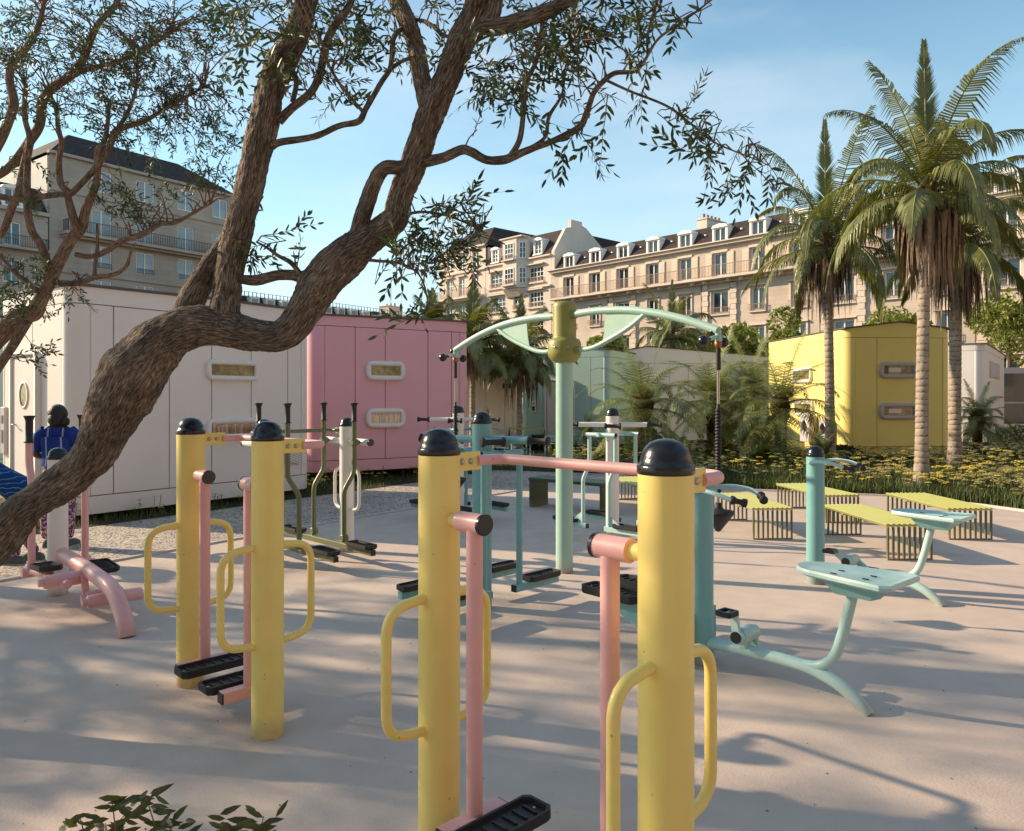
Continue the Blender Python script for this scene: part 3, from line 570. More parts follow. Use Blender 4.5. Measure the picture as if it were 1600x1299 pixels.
m.prism(pl[::-1], 13.25, 13.5); m.prism([(a*.97+.1, b*.8) for a, b in pl[::-1]], 13.05, 13.25); m.build('balcony_slab', M['limestone_plain'], ba)
railing(ba, -.1, 8.1, -.98, 13.5, .95, .14, 'iron_light', .9)
mansard(ba, 8.7, 19.2, 21.8, .1, 2.6, 13, 2.4, 1.6)
# --- left building in shade
KA = (-38.8, 63.6); KANG = math.atan2(.813, .583)
kb = thing('town_building', 'tall shaded stone apartment building behind the left olive tree', 'building', (*KA, 0), KANG)
KL = 18.2; kc = [4.3, 8.25, 12.3, 16.0]; holes = []; wins = []
for x in kc:
    for zb_, h_ in ((19.9, 1.9), (15.9, 2.4), (13.15, 2.0), (10.1, 2.0), (7.0, 2.0), (3.6, 2.0)): holes.append((x-.85, x+.85, zb_, zb_+h_)); wins.append((x, zb_, 1.7, h_))
facade(KL, 0, 22.4, holes).build('wall', M['shaded_stone'], kb)
m = MB(); m.box((KL/2, 7.2, 11.1), (KL, 13.6, 22.2)); m.build('inner_wall', mat('pale_render', (.62, .58, .52), .8, var=.06, vscale=.5), kb)
for x, z, w, h in wins: window(kb, x, .14, z, w, h, 2, 1, gm='curtain_glass')
for x, z, w, h in wins:
    if z > 13 and z < 14: railing(kb, x-.8, x+.8, -.1, z, .5, .14, 'iron')
m = MB(); m.box((KL/2, -.12, 22.4), (KL+.3, .5, .24)); m.box((KL/2, -.06, 19.3), (KL, .16, .14)); m.box((KL/2, -.06, 12.5), (KL, .16, .14)); m.build('cornice', M['shaded_stone'], kb)
m = MB(); m.box((KL/2+.5, -.6, 15.72), (KL-.6, 1.3, .26)); m.box((KL/2+.5, -.35, 15.5), (KL-.9, .8, .2)); m.build('balcony_slab', M['shaded_stone'], kb)
railing(kb, 1.0, KL+.1, -1.2, 15.85, 1.0, .17, 'iron', 1.1, .016)
mansard(kb, KL, 22.5, 25.2, -.1, 3.0, 13.8, 2.8, 5.0)
kl_ = thing('town_building', 'lower shaded stone house at the far left edge', 'building', (KA[0]-.583*16, KA[1]-.813*16, 0), KANG)
holes = []; wins = []
for x in (3.0, 6.2, 9.6, 13.2):
    for zb_ in (14.1, 11.1, 7.9, 4.8): holes.append((x-.65, x+.65, zb_, zb_+1.9)); wins.append((x, zb_, 1.3, 1.9))
facade(15.9, 0, 17.0, holes).build('wall', M['shaded_stone'], kl_)
m = MB(); m.box((7.95, 6.2, 8.4), (15.9, 11.6, 16.8)); m.build('inner_wall', M['shaded_stone'], kl_)
for x, z, w, h in wins: window(kl_, x, .14, z, w, h, 2, 1)
m = MB(); m.box((7.95, -.1, 17.0), (15.9, .5, .3)); m.box((7.95, -.4, 13.85), (15.8, .8, .18)); m.build('cornice', M['shaded_stone'], kl_)
railing(kl_, .3, 15.6, -.75, 13.94, .9, .17, 'iron', .6)
mansard(kl_, 15.9, 17.15, 19.6, 0, 2.2, 11, 0, 0)
dormer(kl_, 13.3, 17.3, 1.2, 1.4, .1)
# --- unseen buildings added behind the camera and at right to block sky fill
for lb2, ox, oy, rz_, WW in (('unseen town building added behind the camera to cut sky fill', 34, -19, 180, 66), ('unseen town building added outside the right edge to cut sky fill', 40, 34, -97, 60)):
    nb = thing('town_building', lb2, 'building', (ox, oy, 0), R(rz_)); hs = [(x-.65, x+.65, z, z+2.0) for x in [2.4+3.6*k for k in range(int((WW-3)/3.6))] for z in (2.4, 5.8, 9.2, 12.2)]
    facade(WW, 0, 15, hs).build('wall', M['shaded_stone'], nb); m = MB(); m.box((WW/2, 5.8, 7.4), (WW, 10.9, 14.8)); m.build('inner_wall', M['limestone_plain'], nb); mansard(nb, WW, 15.1, 18.4, 0, 1.6, 11.5)
    for h_ in hs: window(nb, (h_[0]+h_[1])/2, .2, h_[2], 1.3, 2.0)
# --- distant low range beyond the cottages
fb = thing('town_building', 'distant low building with a row of dormers and roof rail', 'building', (KA[0]+.583*KL*1.03, KA[1]+.813*KL*1.03, 0), KANG)
FL = 44
m = MB(); m.box((FL/2, 5.5, 5.6), (FL, 11, 11.2)); m.build('wall', M['shaded_stone'], fb)
m = MB(); m.box((FL/2, -.05, 11.3), (FL+.2, .5, .2)); m.build('cornice', M['limestone_plain'], fb)
mansard(fb, FL, 11.4, 12.5, 0, .7, 11)
for k in range(22): m = MB(); m.box((1.2+k*1.98, .15, 11.9), (1.1, .7, .85)); d_ = m.build('dormer', M['win_white'], fb); m = MB(); m.box((1.2+k*1.98, -.22, 11.9), (.8, .03, .6)); m.build('pane', M['curtain_glass'], d_)
railing(fb, .2, FL-.2, .9, 12.5, .5, .5, 'iron', 0, .03)
chimney(fb, 25.5, 4.0, 12.0, 2.6, 1.8, 1.9, 3)
m = MB(); m.tube([(25.5, 4, 13.9), (25.5, 4, 17.6)], .04, 6); m.build('antenna', M['iron'], fb)
# ------------------------------------------------------------------ outdoor gym machines
WR = .0815
def cap_prof(r, h=.105): return [(r*1.0,0),(r*1.03,.004),(r*1.04,.022),(r*1.0,.028),(r*.93,.032),(r*.90,.05),(r*.78,.074),(r*.58,.092),(r*.3,.101),(0,.104)]
def post(parent, x, y, H, m_, r=WR, cap_h=.104):
    b = MB(); b.lathe([(r,0),(r,H-cap_h)], 32, (x,y,0)); o = b.build('post', M[m_], parent)
    b = MB(); k = r/WR; b.lathe([(a*r/1.0 if False else a, z*k) for a, z in cap_prof(r)], 32, (x,y,H-cap_h)); b.build('cap', M['black_plastic'], o)
    return o
def bolt(b, p, ax, r=.011, mi=0):
    b.lathe([(r,0),(r*.95,.004),(r*.6,.008),(0,.009)], 10, p, ax, mi)
def grip(parent, p0, p1, r=.024, ball=.036, m_='black_rubber', nm='grip'):
    p0, p1 = Vector(p0), Vector(p1); d = (p1-p0); L = d.length; b = MB()
    b.lathe([(r*.9,0),(ball,.0),(ball*1.08,.010),(ball,.022),(r,.034),(r*.92,L*.5),(r,L-.034),(ball,L-.022),(ball*1.08,L-.010),(ball,L),(0,L+.003)], 14, p0, d); return b.build(nm, M[m_], parent)
def disc(b, c, ax, r, h=.012):
    c = Vector(c); ax = Vector(ax).normalized(); x, y = frame_from(ax); rg = lambda r_, z: [c+ax*z+(x*math.cos(2*math.pi*j/24)+y*math.sin(2*math.pi*j/24))*r_ for j in range(24)]
    b.loft([rg(r, -.004), rg(r, h-.003)], 0, True, True, False); b.loft([rg(r, h-.003), rg(r-.003, h)], 0, False, False, True); return b
def stepper_pedal(parent, c, L, w, rz=0.0, h=.045, rim=.010, tilt=0):
    """ribbed black foot tray, long axis local X"""
    b = MB(); n = 4; sx, sy = L/2, w/2
    def lp(kx, ky, z): 
        k = .022
        return [Vector(q) for q in ((-sx*kx+k,-sy*ky,z),(sx*kx-k,-sy*ky,z),(sx*kx,-sy*ky+k,z),(sx*kx,sy*ky-k,z),(sx*kx-k,sy*ky,z),(-sx*kx+k,sy*ky,z),(-sx*kx,sy*ky-k,z),(-sx*kx,-sy*ky+k,z))]
    b.loft([lp(.95,.92,0), lp(1,1,.012), lp(1,1,h), lp(.94,.86,h), lp(.92,.84,h-.018)], 0, False)
    for k in range(7): b.box((-sx*.72+2*sx*.72*k/6, 0, h-.015), (.009, w*.50, .010))
    for k in range(2): b.lathe([(.007,0),(.007,.004),(0,.005)], 8, (-sx*.84+2*sx*.84*k, 0, h-.018), mi=1)
    o = b.build('pedal', [M['black_rubber'], M['steel']], parent, c, rz); return o
def d_handle(parent, x, y, dy, z0, z1, m_, r=.0195, reach=.25):
    p = [(x, y+dy*.06, z1), (x, y+dy*reach, z1-.02), (x, y+dy*reach, z0+.02), (x, y+dy*.06, z0)]
    b = MB(); b.tube(fillet(p, .11, 7), r, 14)
    return b.build('handle', M[m_], parent)
def air_walker(name, label, cx, cy, rz, half, H, pm, am, hz=(.475,.985), barz=1.495, pivz=1.285, group=None, swing=(0,0)):
    t = thing(name, label, 'air walker', (cx, cy, 0), rz, group)
    for s in (-1, 1):
        x = s*half; post(t, x, 0, H, pm)
        for dy in (-1, 1): d_handle(t, x, 0, dy, hz[0], hz[1], pm)
        b = MB(); b.bbox((x, .142, barz), (.012, .145, .075), .003)   # bolted plate
        br = b.build('bracket', M[pm], t)
        for yy in (.112, .158): q = MB(); bolt(q, (x-.006, yy, barz), (-1,0,0), .013); bolt(q, (x+.006, yy, barz), (1,0,0), .013); q.build('bolt', M['steel'], br)
        b = MB(); b.tube([(x, 0, pivz), (x-s*.15, 0, pivz)], .026, 16); b.build('pivot_stub', M[pm], t)
        q = MB(); q.tube([(x-s*.125, 0, pivz), (x-s*.255, 0, pivz)], .038, 20); sl = q.build('pivot_sleeve', M[am], t)
        q = MB(); disc(q, (x-s*.255, 0, pivz), (-s,0,0), .040); q.build('end_cap', M['black_plastic'], sl)
        ax = x-s*.205
        q = MB(); q.tube([(ax, 0, pivz-.02), (ax, 0, .20)], .031, 18); q.build('swing_arm', M[am], t)
        q = MB(); q.sqtube((ax, -.155, .180), (ax, .14, .180), .066, .062); fb_ = q.build('foot_beam', M[am], t)
        for yy in (-.155, .14): q = MB(); q.box((ax, yy+(.004 if yy > 0 else -.004), .180), (.056, .008, .056)); q.build('beam_end', M['black_plastic'], fb_)
        q = MB(); q.box((ax-s*.07, 0, .180), (.12, .05, .01)); q.build('pedal_plate', M[am], t)
        stepper_pedal(t, (ax-s*.124, .01, .180), .43, .145, R(90))
    dm = .335
    p = [(-half, .195, barz), (-half, dm, barz), (half, dm, barz), (half, .195, barz)]
    b = MB(); b.tube(fillet(p, .17, 9), .0215, 16); b.build('top_bar', M[am], t)
    return t
AR = R(-45)
air_walker('air_walker', 'nearest yellow air walker, two tall yellow posts joined by a pink bar in the foreground', .083, 2.585, R(-45.2), .520, 1.632, 'yellow_paint', 'pink_paint', group='yellow and pink air walkers')
air_walker('air_walker', 'second yellow air walker with pink arms, left of the nearest one', -1.6135, 4.28, R(-45.2), .493, 1.632, 'yellow_paint', 'pink_paint', group='yellow and pink air walkers')
# --- white and olive ski walker
def ski_walker(cx, cy, rz):
    t = thing('ski_walker', 'white ski walker with four olive lever arms in front of the pink cottage', 'ski walker', (cx, cy, 0), rz)
    # local X = camera-right-near (a), local Y = along the posts (b)
    H = 1.53; az = 1.26
    for s in (-1, 1):
        y = s*.5; post(t, 0, y, H, 'white_paint')
        for dx in (-1, 1):
            p = [(dx*.06, y, .95), (dx*.25, y, .93), (dx*.25, y, .50), (dx*.06, y, .48)]; b = MB(); b.tube(fillet(p, .11, 7), .0185, 12); b.build('handle', M['white_paint'], t)
        b = MB(); b.tube([(-.46, y, az), (.46, y, az)], .037, 18); ax = b.build('axle', M['white_paint'], t)
        for dx in (-1, 1): q = MB(); disc(q, (dx*.46, y, az), (dx,0,0), .041, .02); q.build('end_cap', M['black_plastic'], ax)
        b = MB(); b.bbox((-.15, y, 1.375), (.16, .012, .075), .003); br = b.build('bracket', M['white_paint'], t)
        for xx in (-.13, -.19): q = MB(); bolt(q, (xx, y-.007, 1.375), (0,-1,0)); bolt(q, (xx, y+.007, 1.375), (0,1,0)); q.build('bolt', M['steel'], br)
        yt, yb = s*.40, s*.27
        for dx in (-.33, .30):
            b = MB(); b.tube(fillet([(dx, yt, 1.49), (dx, yt, .93), (dx, yb, .74), (dx, yb, .22)], .06, 4), .026, 14); ar = b.build('lever_arm', M['olive_paint'], t)
            q = MB(); q.lathe([(.022,0),(.040,.0),(.040,.006),(.026,.012),(.027,.16),(.036,.19),(.044,.20),(.044,.206),(0,.207)], 16, (dx, yt, 1.49)); q.build('grip', M['black_rubber'], ar)
            q = MB(); q.lathe([(.036,-.04),(.036,.04)], 16, (dx, yt, az), (0,1,0)); q.tube([(dx, yt, az), (dx, y, az)], .022, 10); q.build('pivot', M['olive_paint'], ar)
            q = MB(); q.lathe([(.034,-.035),(.046,-.03),(.046,.03),(.034,.035)], 16, (dx, yb, .22), (0,1,0)); q.build('knuckle', M['olive_paint'], ar)
        b = MB(); b.sqtube((-.92, yb-s*.05, .155), (.92, yb-s*.05, .155), .055, .06); bm = b.build('foot_beam', M['olive_paint'], t)
        for dx in (-1, 1):
            q = MB(); q.box((dx*.925, yb-s*.05, .155), (.012, .052, .056)); q.build('beam_end', M['black_plastic'], bm)
            stepper_pedal(t, (dx*.71, yb-s*.05, .186), .40, .15, 0)
    b = MB(); b.tube(fillet([(-.15, -.5, 1.375), (-.33, -.5, 1.375), (-.33, .5, 1.375), (-.15, .5, 1.375)], .10, 6), .0215, 12); b.build('top_bar', M['olive_paint'], t)
    return t
ski_walker(-2.235, 8.29, R(-45))
# --- four-way steppers round a central post
def stepper(label, x, y, H, rz, pm, am, hz=1.40, hrot=R(20), arms='straight', group='central-post steppers', fr=None):
    t = thing('stepper', label, 'stepper', (x, y, 0), rz, group); post(t, 0, 0, H, pm)
    def hv(a, d, z=hz): return Vector((math.cos(a)*d, math.sin(a)*d, z))
    base = hrot
    for k, a in enumerate((base, base+math.pi)):
        b = MB(); b.tube([hv(a, .04), hv(a, .43)], .031, 14); hb = b.build('handlebar', M[pm if arms == 'bent' else am], t); grip(hb, hv(a, .42), hv(a, .60), .024, .036)
    fr = fr if fr is not None else base-math.pi/2
    for a in (fr, fr+math.pi):
        b = MB(); b.tube([hv(a, .05, hz-.01), hv(a, .24, hz-.01)], .024, 12); hb = b.build('handlebar', M[pm if arms == 'bent' else am], t)
        c = hv(a, .25, hz-.01); tx = Vector((-math.sin(a), math.cos(a), 0)); grip(hb, c-tx*.10, c+tx*.10, .025, .038)
    pz = 1.30
    for s in (-1, 1):           # the two user sides along local Y... X
        b = MB(); b.tube([(s*.0, -.30, pz), (s*.0, .30, pz)] if s < 0 else [(0, 0, pz-.0), (.001, 0, pz-.1)], .024, 12)
        if s < 0: b.build('cross_tube', M[am], t)
        for d in (-.24, .24):
            sx = s*.20
            q = MB(); q.tube([(0, d, pz), (sx+s*.03, d, pz)], .026, 12); ht = q.build('hanger', M[am], t)
            q = MB(); q.lathe([(.028,0),(.030,.008),(.02,.016),(0,.018)], 12, (sx+s*.03, d, pz), (s,0,0)); q.build('end_cap', M['black_plastic'], ht)
            if arms == 'straight':
                q = MB(); q.tube([(sx, d, pz), (sx, d, .215)], .027, 14)
            else:
                dd = d*1.36; q = MB(); q.tube(fillet([(sx, d*.85, pz), (sx, d*.85, .92), (sx, dd, .76), (sx, dd, .20)], .05, 4), .024, 12)
                q.add([(sx-.015, dd, .36), (sx+.22*s, dd, .205), (sx, dd, .205), (sx-.015, dd+.012, .36), (sx+.22*s, dd+.012, .205), (sx, dd+.012, .205)], [(0,1,2),(5,4,3),(0,3,4,1),(1,4,5,2),(2,5,3,0)])
            q.build('swing_arm', M[am], t)
            dd = d*1.36 if arms != 'straight' else d
            q = MB(); q.sqtube((sx-s*.06, dd, .185), (sx+s*.46, dd, .185), .055, .06); bm = q.build('foot_beam', M[am], t)
            q = MB(); q.box((sx-s*.066, dd, .185), (.012, .05, .055)); q.build('beam_end', M['black_plastic'], bm)
            stepper_pedal(t, (sx+s*.27, dd, .217), .38, .14, 0)
    return t
stepper('turquoise stepper with black grips behind the nearest yellow posts', -.25, 6.30, 1.64, R(45), 'teal_paint', 'teal_paint', 1.405, R(-70), fr=R(-112))
stepper('white post stepper with pale turquoise bent arms right of the mint turning pole', 1.245, 9.40, 1.63, R(-45), 'white_paint', 'pale_teal_paint', 1.42, R(38), 'bent')
stepper('farthest white post stepper, in front of the pink cottage corner', -.77, 10.9, 1.64, R(-45), 'white_paint', 'teal_paint', 1.44, R(38), 'bent')
# --- pink elliptical stepper left
def pink_machine():
    t = thing('elliptical_trainer', 'pink elliptical trainer with white post under the leaning olive trunk', 'elliptical trainer', (-4.03, 6.73, 0), AR)
    post(t, 0, 0, 1.31, 'white_paint')
    for s in (-1, 1):
        y = s*.215; x0 = .03 if s < 0 else -.02
        b = MB(); b.tube(fillet([(x0-.05, y, 1.36), (x0-.05, y, 1.17), (x0+.03, y, 1.03), (x0+.03, y, .26)], .05, 4), .030, 16); lv = b.build('lever_arm', M['pink_paint'], t)
        q = MB(); q.lathe([(.024,0),(.042,.0),(.042,.008),(.029,.014),(.030,.19),(.040,.22),(.046,.23),(.046,.236),(0,.237)], 16, (x0-.05, y, 1.36)); q.build('grip', M['black_rubber'], lv)
        q = MB(); q.lathe([(.03,-.045),(.055,-.04),(.055,.04),(.03,.045)], 16, (x0+.03, y, .27), (0,1,0)); q.lathe([(.04,-.075),(.04,.075),(.0,.08)], 12, (x0+.03, y, .25), (0,1,0)); q.build('knuckle', M['pink_paint'], lv)
        z1 = .30 if s < 0 else .24
        q = MB(); q.tube([(x0+.03, y, .26), (.52, y, z1), (.92, y*.75, z1-.02)], .034, 14); q.build('foot_link', M['pink_paint'], t)
        q = MB(); q.box((.50, y, z1+.035), (.14, .09, .03)); q.build('pedal_plate', M['pink_paint'], t)
        pd = stepper_pedal(t, (.52, y, z1+.045), .34, .17, 0); pd.rotation_euler = (0, R(4*s), 0)
    # crank: cylinders across the beam
    for x, z, y0, y1, r in ((.80, .30, -.30, -.03, .055), (.98, .17, -.05, .22, .045), (1.18, .18, -.10, .30, .05)):
        q = MB(); q.lathe([(r*.8,0),(r,.01),(r,(y1-y0)-.01),(r*.8,(y1-y0))], 18, (x, y0, z), (0,1,0)); cy = q.build('crank_cylinder', M['pink_paint'], t)
        q = MB(); q.lathe([(r*.55,-.035),(r*.6,0)], 12, (x, y0, z), (0,1,0)); q.build('hub', M['pink_paint'], cy)
    q = MB(); q.sqtube((.86, -.03, .33), (.93, -.03, .12), .05, .03); q.build('crank_plate', M['pink_paint'], t)
    b = MB(); b.tube(spline([(-.06, .02, .36), (.05, .02, .37), (.45, .02, .36), (1.0, .02, .335), (1.35, .02, .30), (1.55, .02, .20), (1.66, .02, .09), (1.70, .02, 0)], 6), .060, 20); b.build('curved_beam', M['pink_paint'], t)
pink_machine()
# --- turquoise exercise bikes
def bike(label, x, y, rz, back=False, ph=(-.03,.155)):
    t = thing('exercise_bike', label, 'exercise bike', (x, y, 0), rz, 'turquoise exercise bikes')
    post(t, 0, 0, 1.30, 'teal_paint')
    b = MB(); b.tube(spline([(.05,0,.150),(.3,0,.168),(.55,0,.178),(.76,0,.172),(.93,0,.125),(1.04,0,.055),(1.09,0,0)], 6), .036, 18); b.build('beam', M['pale_teal_paint'], t)
    b = MB(); b.tube(spline([(.56,0,.180),(.70,0,.182),(.82,0,.205),(.90,0,.28),(.95,0,.42),(1.01,0,.67)], 6), .030, 16); b.build('seat_stem', M['pale_teal_paint'], t)
    # seat: shallow rounded pan, broad square end, with slots
    out = []
    for a in range(100, 261, 16): out.append((.86+.17*math.cos(R(a)), .150*math.sin(R(a))))
    out += [(.93,-.165),(1.24,-.215),(1.29,-.18),(1.29,.18),(1.24,.215),(.93,.165)]
    cen = Vector((1.03, 0, 0))
    def lp(k, z): return [Vector((cen.x+(p[0]-cen.x)*k, p[1]*k, z)) for p in out]
    b = MB(); b.loft([lp(.90,.735), lp(1,.748), lp(1.01,.765), lp(.985,.778), lp(.80,.765), lp(.45,.757), lp(.05,.757)], 0, False)
    for (sx, sy) in ((.92,.05),(.92,-.05),(1.10,.05),(1.10,-.05)): b.box((sx, sy, .7625), (.035, .010, .004), 1)
    st = b.build('seat', [M['pale_teal_paint'], M['black_plastic']], t)
    b = MB(); b.loft([[Vector((1.04+a*k, c*k, z)) for a, c in ((-.16,-.12),(.16,-.14),(.19,0),(.16,.14),(-.16,.12))] for k, z in ((.62,.655),(1,.735))], 0, False); b.build('seat_bracket', M['teal_paint'], t)
    b = MB(); b.sqtube((.33, 0, .17), (.33, 0, .25), .07, .05); b.lathe([(.048,-.07),(.052,-.065),(.052,.065),(.048,.07)], 20, (.33,0,.27), (0,1,0)); hub = b.build('crank_hub', M['pale_teal_paint'], t)
    for s in (-1, 1):
        q = MB(); disc(q, (.33, s*.105, .27), (0,s,0), .036, .012); q.build('hub_cap', M['black_plastic'], hub)
        ex, ez = ph if s < 0 else (-ph[0], -ph[1])
        q = MB(); q.sqtube((.33, s*.088, .27), (.33+ex, s*.088, .27+ez), .028, .055); q.lathe([(.044,-.016),(.044,.016)], 18, (.33, s*.088, .27), (0,1,0)); q.build('crank_arm', M['pale_teal_paint'], t)
        q = MB(); cx, cy, cz = .33+ex, s*.155, .27+ez
        q.bbox((cx-.045, cy, cz), (.018, .10, .035), .006); q.bbox((cx+.045, cy, cz), (.018, .10, .035), .006); q.bbox((cx, cy-.045, cz), (.10, .018, .035), .006); q.bbox((cx, cy+.045, cz), (.10, .018, .035), .006); q.tube([(cx, cy-.05, cz), (cx, cy+.05, cz)], .010, 8, 1)
        q.build('bike_pedal', [M['black_plastic'], M['steel']], t)
    for s in (-1, 1):
        b = MB(); b.tube(spline([(-.02, s*.085, 1.14), (.10, s*.16, 1.165), (.24, s*.19, 1.155), (.34, s*.17, 1.125)], 5), .015, 12); hb = b.build('handlebar', M['pale_teal_paint'], t)
        grip(hb, (.335, s*.17, 1.127), (.40, s*.10, 1.105), .018, .026)
    if back:                    # stepping trays on the far side of the post
        for s in (-1, 1):
            b = MB(); b.add([(-.02, s*.17, .34), (-.78, s*.17, .34), (-.02, s*.17, .02), (-.02, s*.17+.012, .34), (-.78, s*.17+.012, .34), (-.02, s*.17+.012, .02)], [(0,1,2),(5,4,3),(0,3,4,1),(1,4,5,2),(2,5,3,0)]); b.box((-.02, s*.09, .2), (.03, .18, .3)); b.build('tray_bracket', M['teal_paint'], t)
            stepper_pedal(t, (-.62, s*.17, .345), .48, .17, 0, .06)
    return t
bike('nearer turquoise exercise bike, its post half hidden by the nearest yellow post', 1.245, 5.0, R(-49), True)
bike('farther turquoise exercise bike beside the slatted benches', 2.86, 7.15, R(-47), False, (-.12,.09))
# --- mint turning pole
def turning_pole():
    t = thing('turning_pole', 'tall mint pole with olive hub and two curved arms holding hanging discs', 'turning pole', (.525, 7.6, 0), R(-47.5))
    b = MB(); b.lathe([(.086,0),(.086,2.2)], 32); b.build('pole', M['mint_paint'], t)
    b = MB(); b.lathe([(.086,2.10),(.135,2.13),(.163,2.17),(.167,2.20),(.167,2.30),(.150,2.335),(.122,2.345),(.118,2.36),(.118,2.66),(.112,2.695),(.095,2.71),(0,2.712)], 36); hb = b.build('hub', M['hub_olive_paint'], t)
    for k in range(8):
        a = R(45*k+10); q = MB(); bolt(q, (.167*math.cos(a), .167*math.sin(a), 2.25), (math.cos(a), math.sin(a), 0), .012); q.build('bolt', M['steel'], hb)
    for s in (-1, 1):
        q = MB(); q.tube([(s*.10,0,2.575),(s*.16,0,2.575)], .040, 14); q.build('socket', M['hub_olive_paint'], t); q = MB(); q.tube([(s*.15,0,2.225),(s*.215,0,2.225)], .034, 14); q.build('socket', M['hub_olive_paint'], t)
        b = MB(); b.tube(spline([(s*.12,0,2.575),(s*.45,0,2.585),(s*.9,0,2.55),(s*1.35,0,2.45),(s*1.76,0,2.31)], 7), .036, 18); b.build('arm', M['mint_paint'], t)
        b = MB(); b.tube(spline([(s*.17,0,2.225),(s*.38,0,2.235),(s*.66,0,2.33),(s*.86,0,2.42),(s*1.02,0,2.52)], 7), .024, 14); b.build('strut', M['mint_paint'], t)
        b = MB(); g_ = [(s*.55,2.575),(s*.98,2.53),(s*.86,2.43),(s*.66,2.335),(s*.50,2.27),(s*.53,2.40)]
        b.loft([[Vector((x, yy, z)) for x, z in g_] for yy in (-.004, .004)], 0, False); b.build('gusset', M['mint_paint'], t)
        ex = s*1.76
        q = MB(); q.tube([(ex, 0, 2.31), (ex, 0, 2.22)], .026, 12); q.tube([(ex-.03, -.08, 2.235), (ex, 0, 2.265), (ex-.03, .08, 2.235)], .018, 10); yk = q.build('yoke', M['mint_paint'], t)
        for yy in (-1, 1): q = MB(); q.tube([(ex-.03, yy*.07, 2.24), (ex-.04, yy*.13, 2.225)], .016, 8); q.ball((ex-.045, yy*.15, 2.22), .046); q.build('ball_grip', M['black_plastic'], yk)
        q = MB(); q.ball((ex-.05, 0, 2.30), .034); q.build('knob', M['black_plastic'], yk)
        q = MB(); q.lathe([(.018,0),(.03,.01),(.032,.05),(.02,.06)], 12, (ex, 0, 2.165)); q.build('swivel', M['rust_steel'], yk)
        q = MB(); q.tube([(ex,0,2.165),(ex,0,1.98)], .021, 10); q.build('sleeve', M['black_rubber'], yk)
        q = MB(); q.tube([(ex,0,1.98),(ex,0,.80)], .013, 10); rod = q.build('hanging_rod', M['steel'], t)
        pr = []; z = 1.66; n_ = 26; dz = (1.66-.96)/n_
        for k in range(n_): pr += [(.016, z), (.026, z-dz*.15), (.028, z-dz*.5), (.026, z-dz*.75), (.016, z-dz*.9)]; z -= dz
        q = MB(); q.lathe([(.014,1.70)]+pr+[(.014,.93)], 14, (ex,0,0)); q.build('ribbed_grip', M['black_rubber'], rod)
        q = MB(); q.lathe([(.0,.635),(.02,.645),(.118,.775),(.130,.795),(.126,.812),(.05,.825),(.03,.85),(.022,.88),(0,.882)], 24, (ex,0,0)); q.build('seat_disc', M['black_rubber'], rod)
turning_pole()
# ------------------------------------------------------------------ slatted benches
def slat_bench(label, x, y, rz, L=1.50, Wd=.50, H=.40, n=9, m_='lime_paint', nm='slatted_bench', cat='bench', group='lime slatted benches'):
    t = thing(nm, label, cat, (x, y, 0), rz, group); key = (L, Wd, H, n, m_)
    if key not in _sm:
        m = MB(); th = .017; dp = .04
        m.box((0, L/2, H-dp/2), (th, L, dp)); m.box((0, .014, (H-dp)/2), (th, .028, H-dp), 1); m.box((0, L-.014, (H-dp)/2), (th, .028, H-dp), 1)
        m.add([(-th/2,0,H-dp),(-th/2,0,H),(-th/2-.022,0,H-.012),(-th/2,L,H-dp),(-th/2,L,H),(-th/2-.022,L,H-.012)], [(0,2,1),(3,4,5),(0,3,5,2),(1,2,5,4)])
        r = MB(); r.box((0, th/2, .012), (Wd, th*.98, .018)); _sm[key] = (m.mesh('slat', [M[m_], M['bench_leg_shade']]), r.mesh('ground_rail', M['bench_leg_shade']))
    for k in range(n): put('slat', _sm[key][0], t, (-Wd/2+.01+(Wd-.02)*k/(n-1), 0, 0))
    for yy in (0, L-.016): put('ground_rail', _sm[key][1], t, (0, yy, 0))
    m = MB(); m.box((0, L*.33, H-.05), (Wd, .02, .02)); m.box((0, L*.66, H-.05), (Wd, .02, .02)); m.build('under_bar', M[m_], t)
    return t
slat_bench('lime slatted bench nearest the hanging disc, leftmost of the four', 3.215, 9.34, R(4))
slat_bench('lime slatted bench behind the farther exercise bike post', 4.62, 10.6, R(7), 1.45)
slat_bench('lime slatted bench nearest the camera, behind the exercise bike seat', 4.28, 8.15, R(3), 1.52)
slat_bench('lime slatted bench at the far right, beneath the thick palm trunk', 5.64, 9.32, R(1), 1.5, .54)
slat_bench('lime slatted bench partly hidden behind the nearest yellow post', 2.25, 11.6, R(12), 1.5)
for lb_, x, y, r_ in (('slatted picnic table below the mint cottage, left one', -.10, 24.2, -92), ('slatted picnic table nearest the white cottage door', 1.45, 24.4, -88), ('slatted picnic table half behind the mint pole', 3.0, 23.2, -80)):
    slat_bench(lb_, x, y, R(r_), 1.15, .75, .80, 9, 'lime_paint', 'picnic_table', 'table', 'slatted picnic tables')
t = thing('arch_bench', 'dark green solid bench shaped like an arch behind the mint pole', 'bench', (.28, 12.12, 0), math.atan2(-.85, 1.06))
m = MB(); m.bbox((.68, .22, .455), (1.40, .46, .05), .006); m.build('seat', M['dark_green_paint'], t)
for x in (.02, 1.34): m = MB(); m.bbox((x, .22, .215), (.05, .455, .43), .006); m.build('leg', M['dark_green_paint'], t)
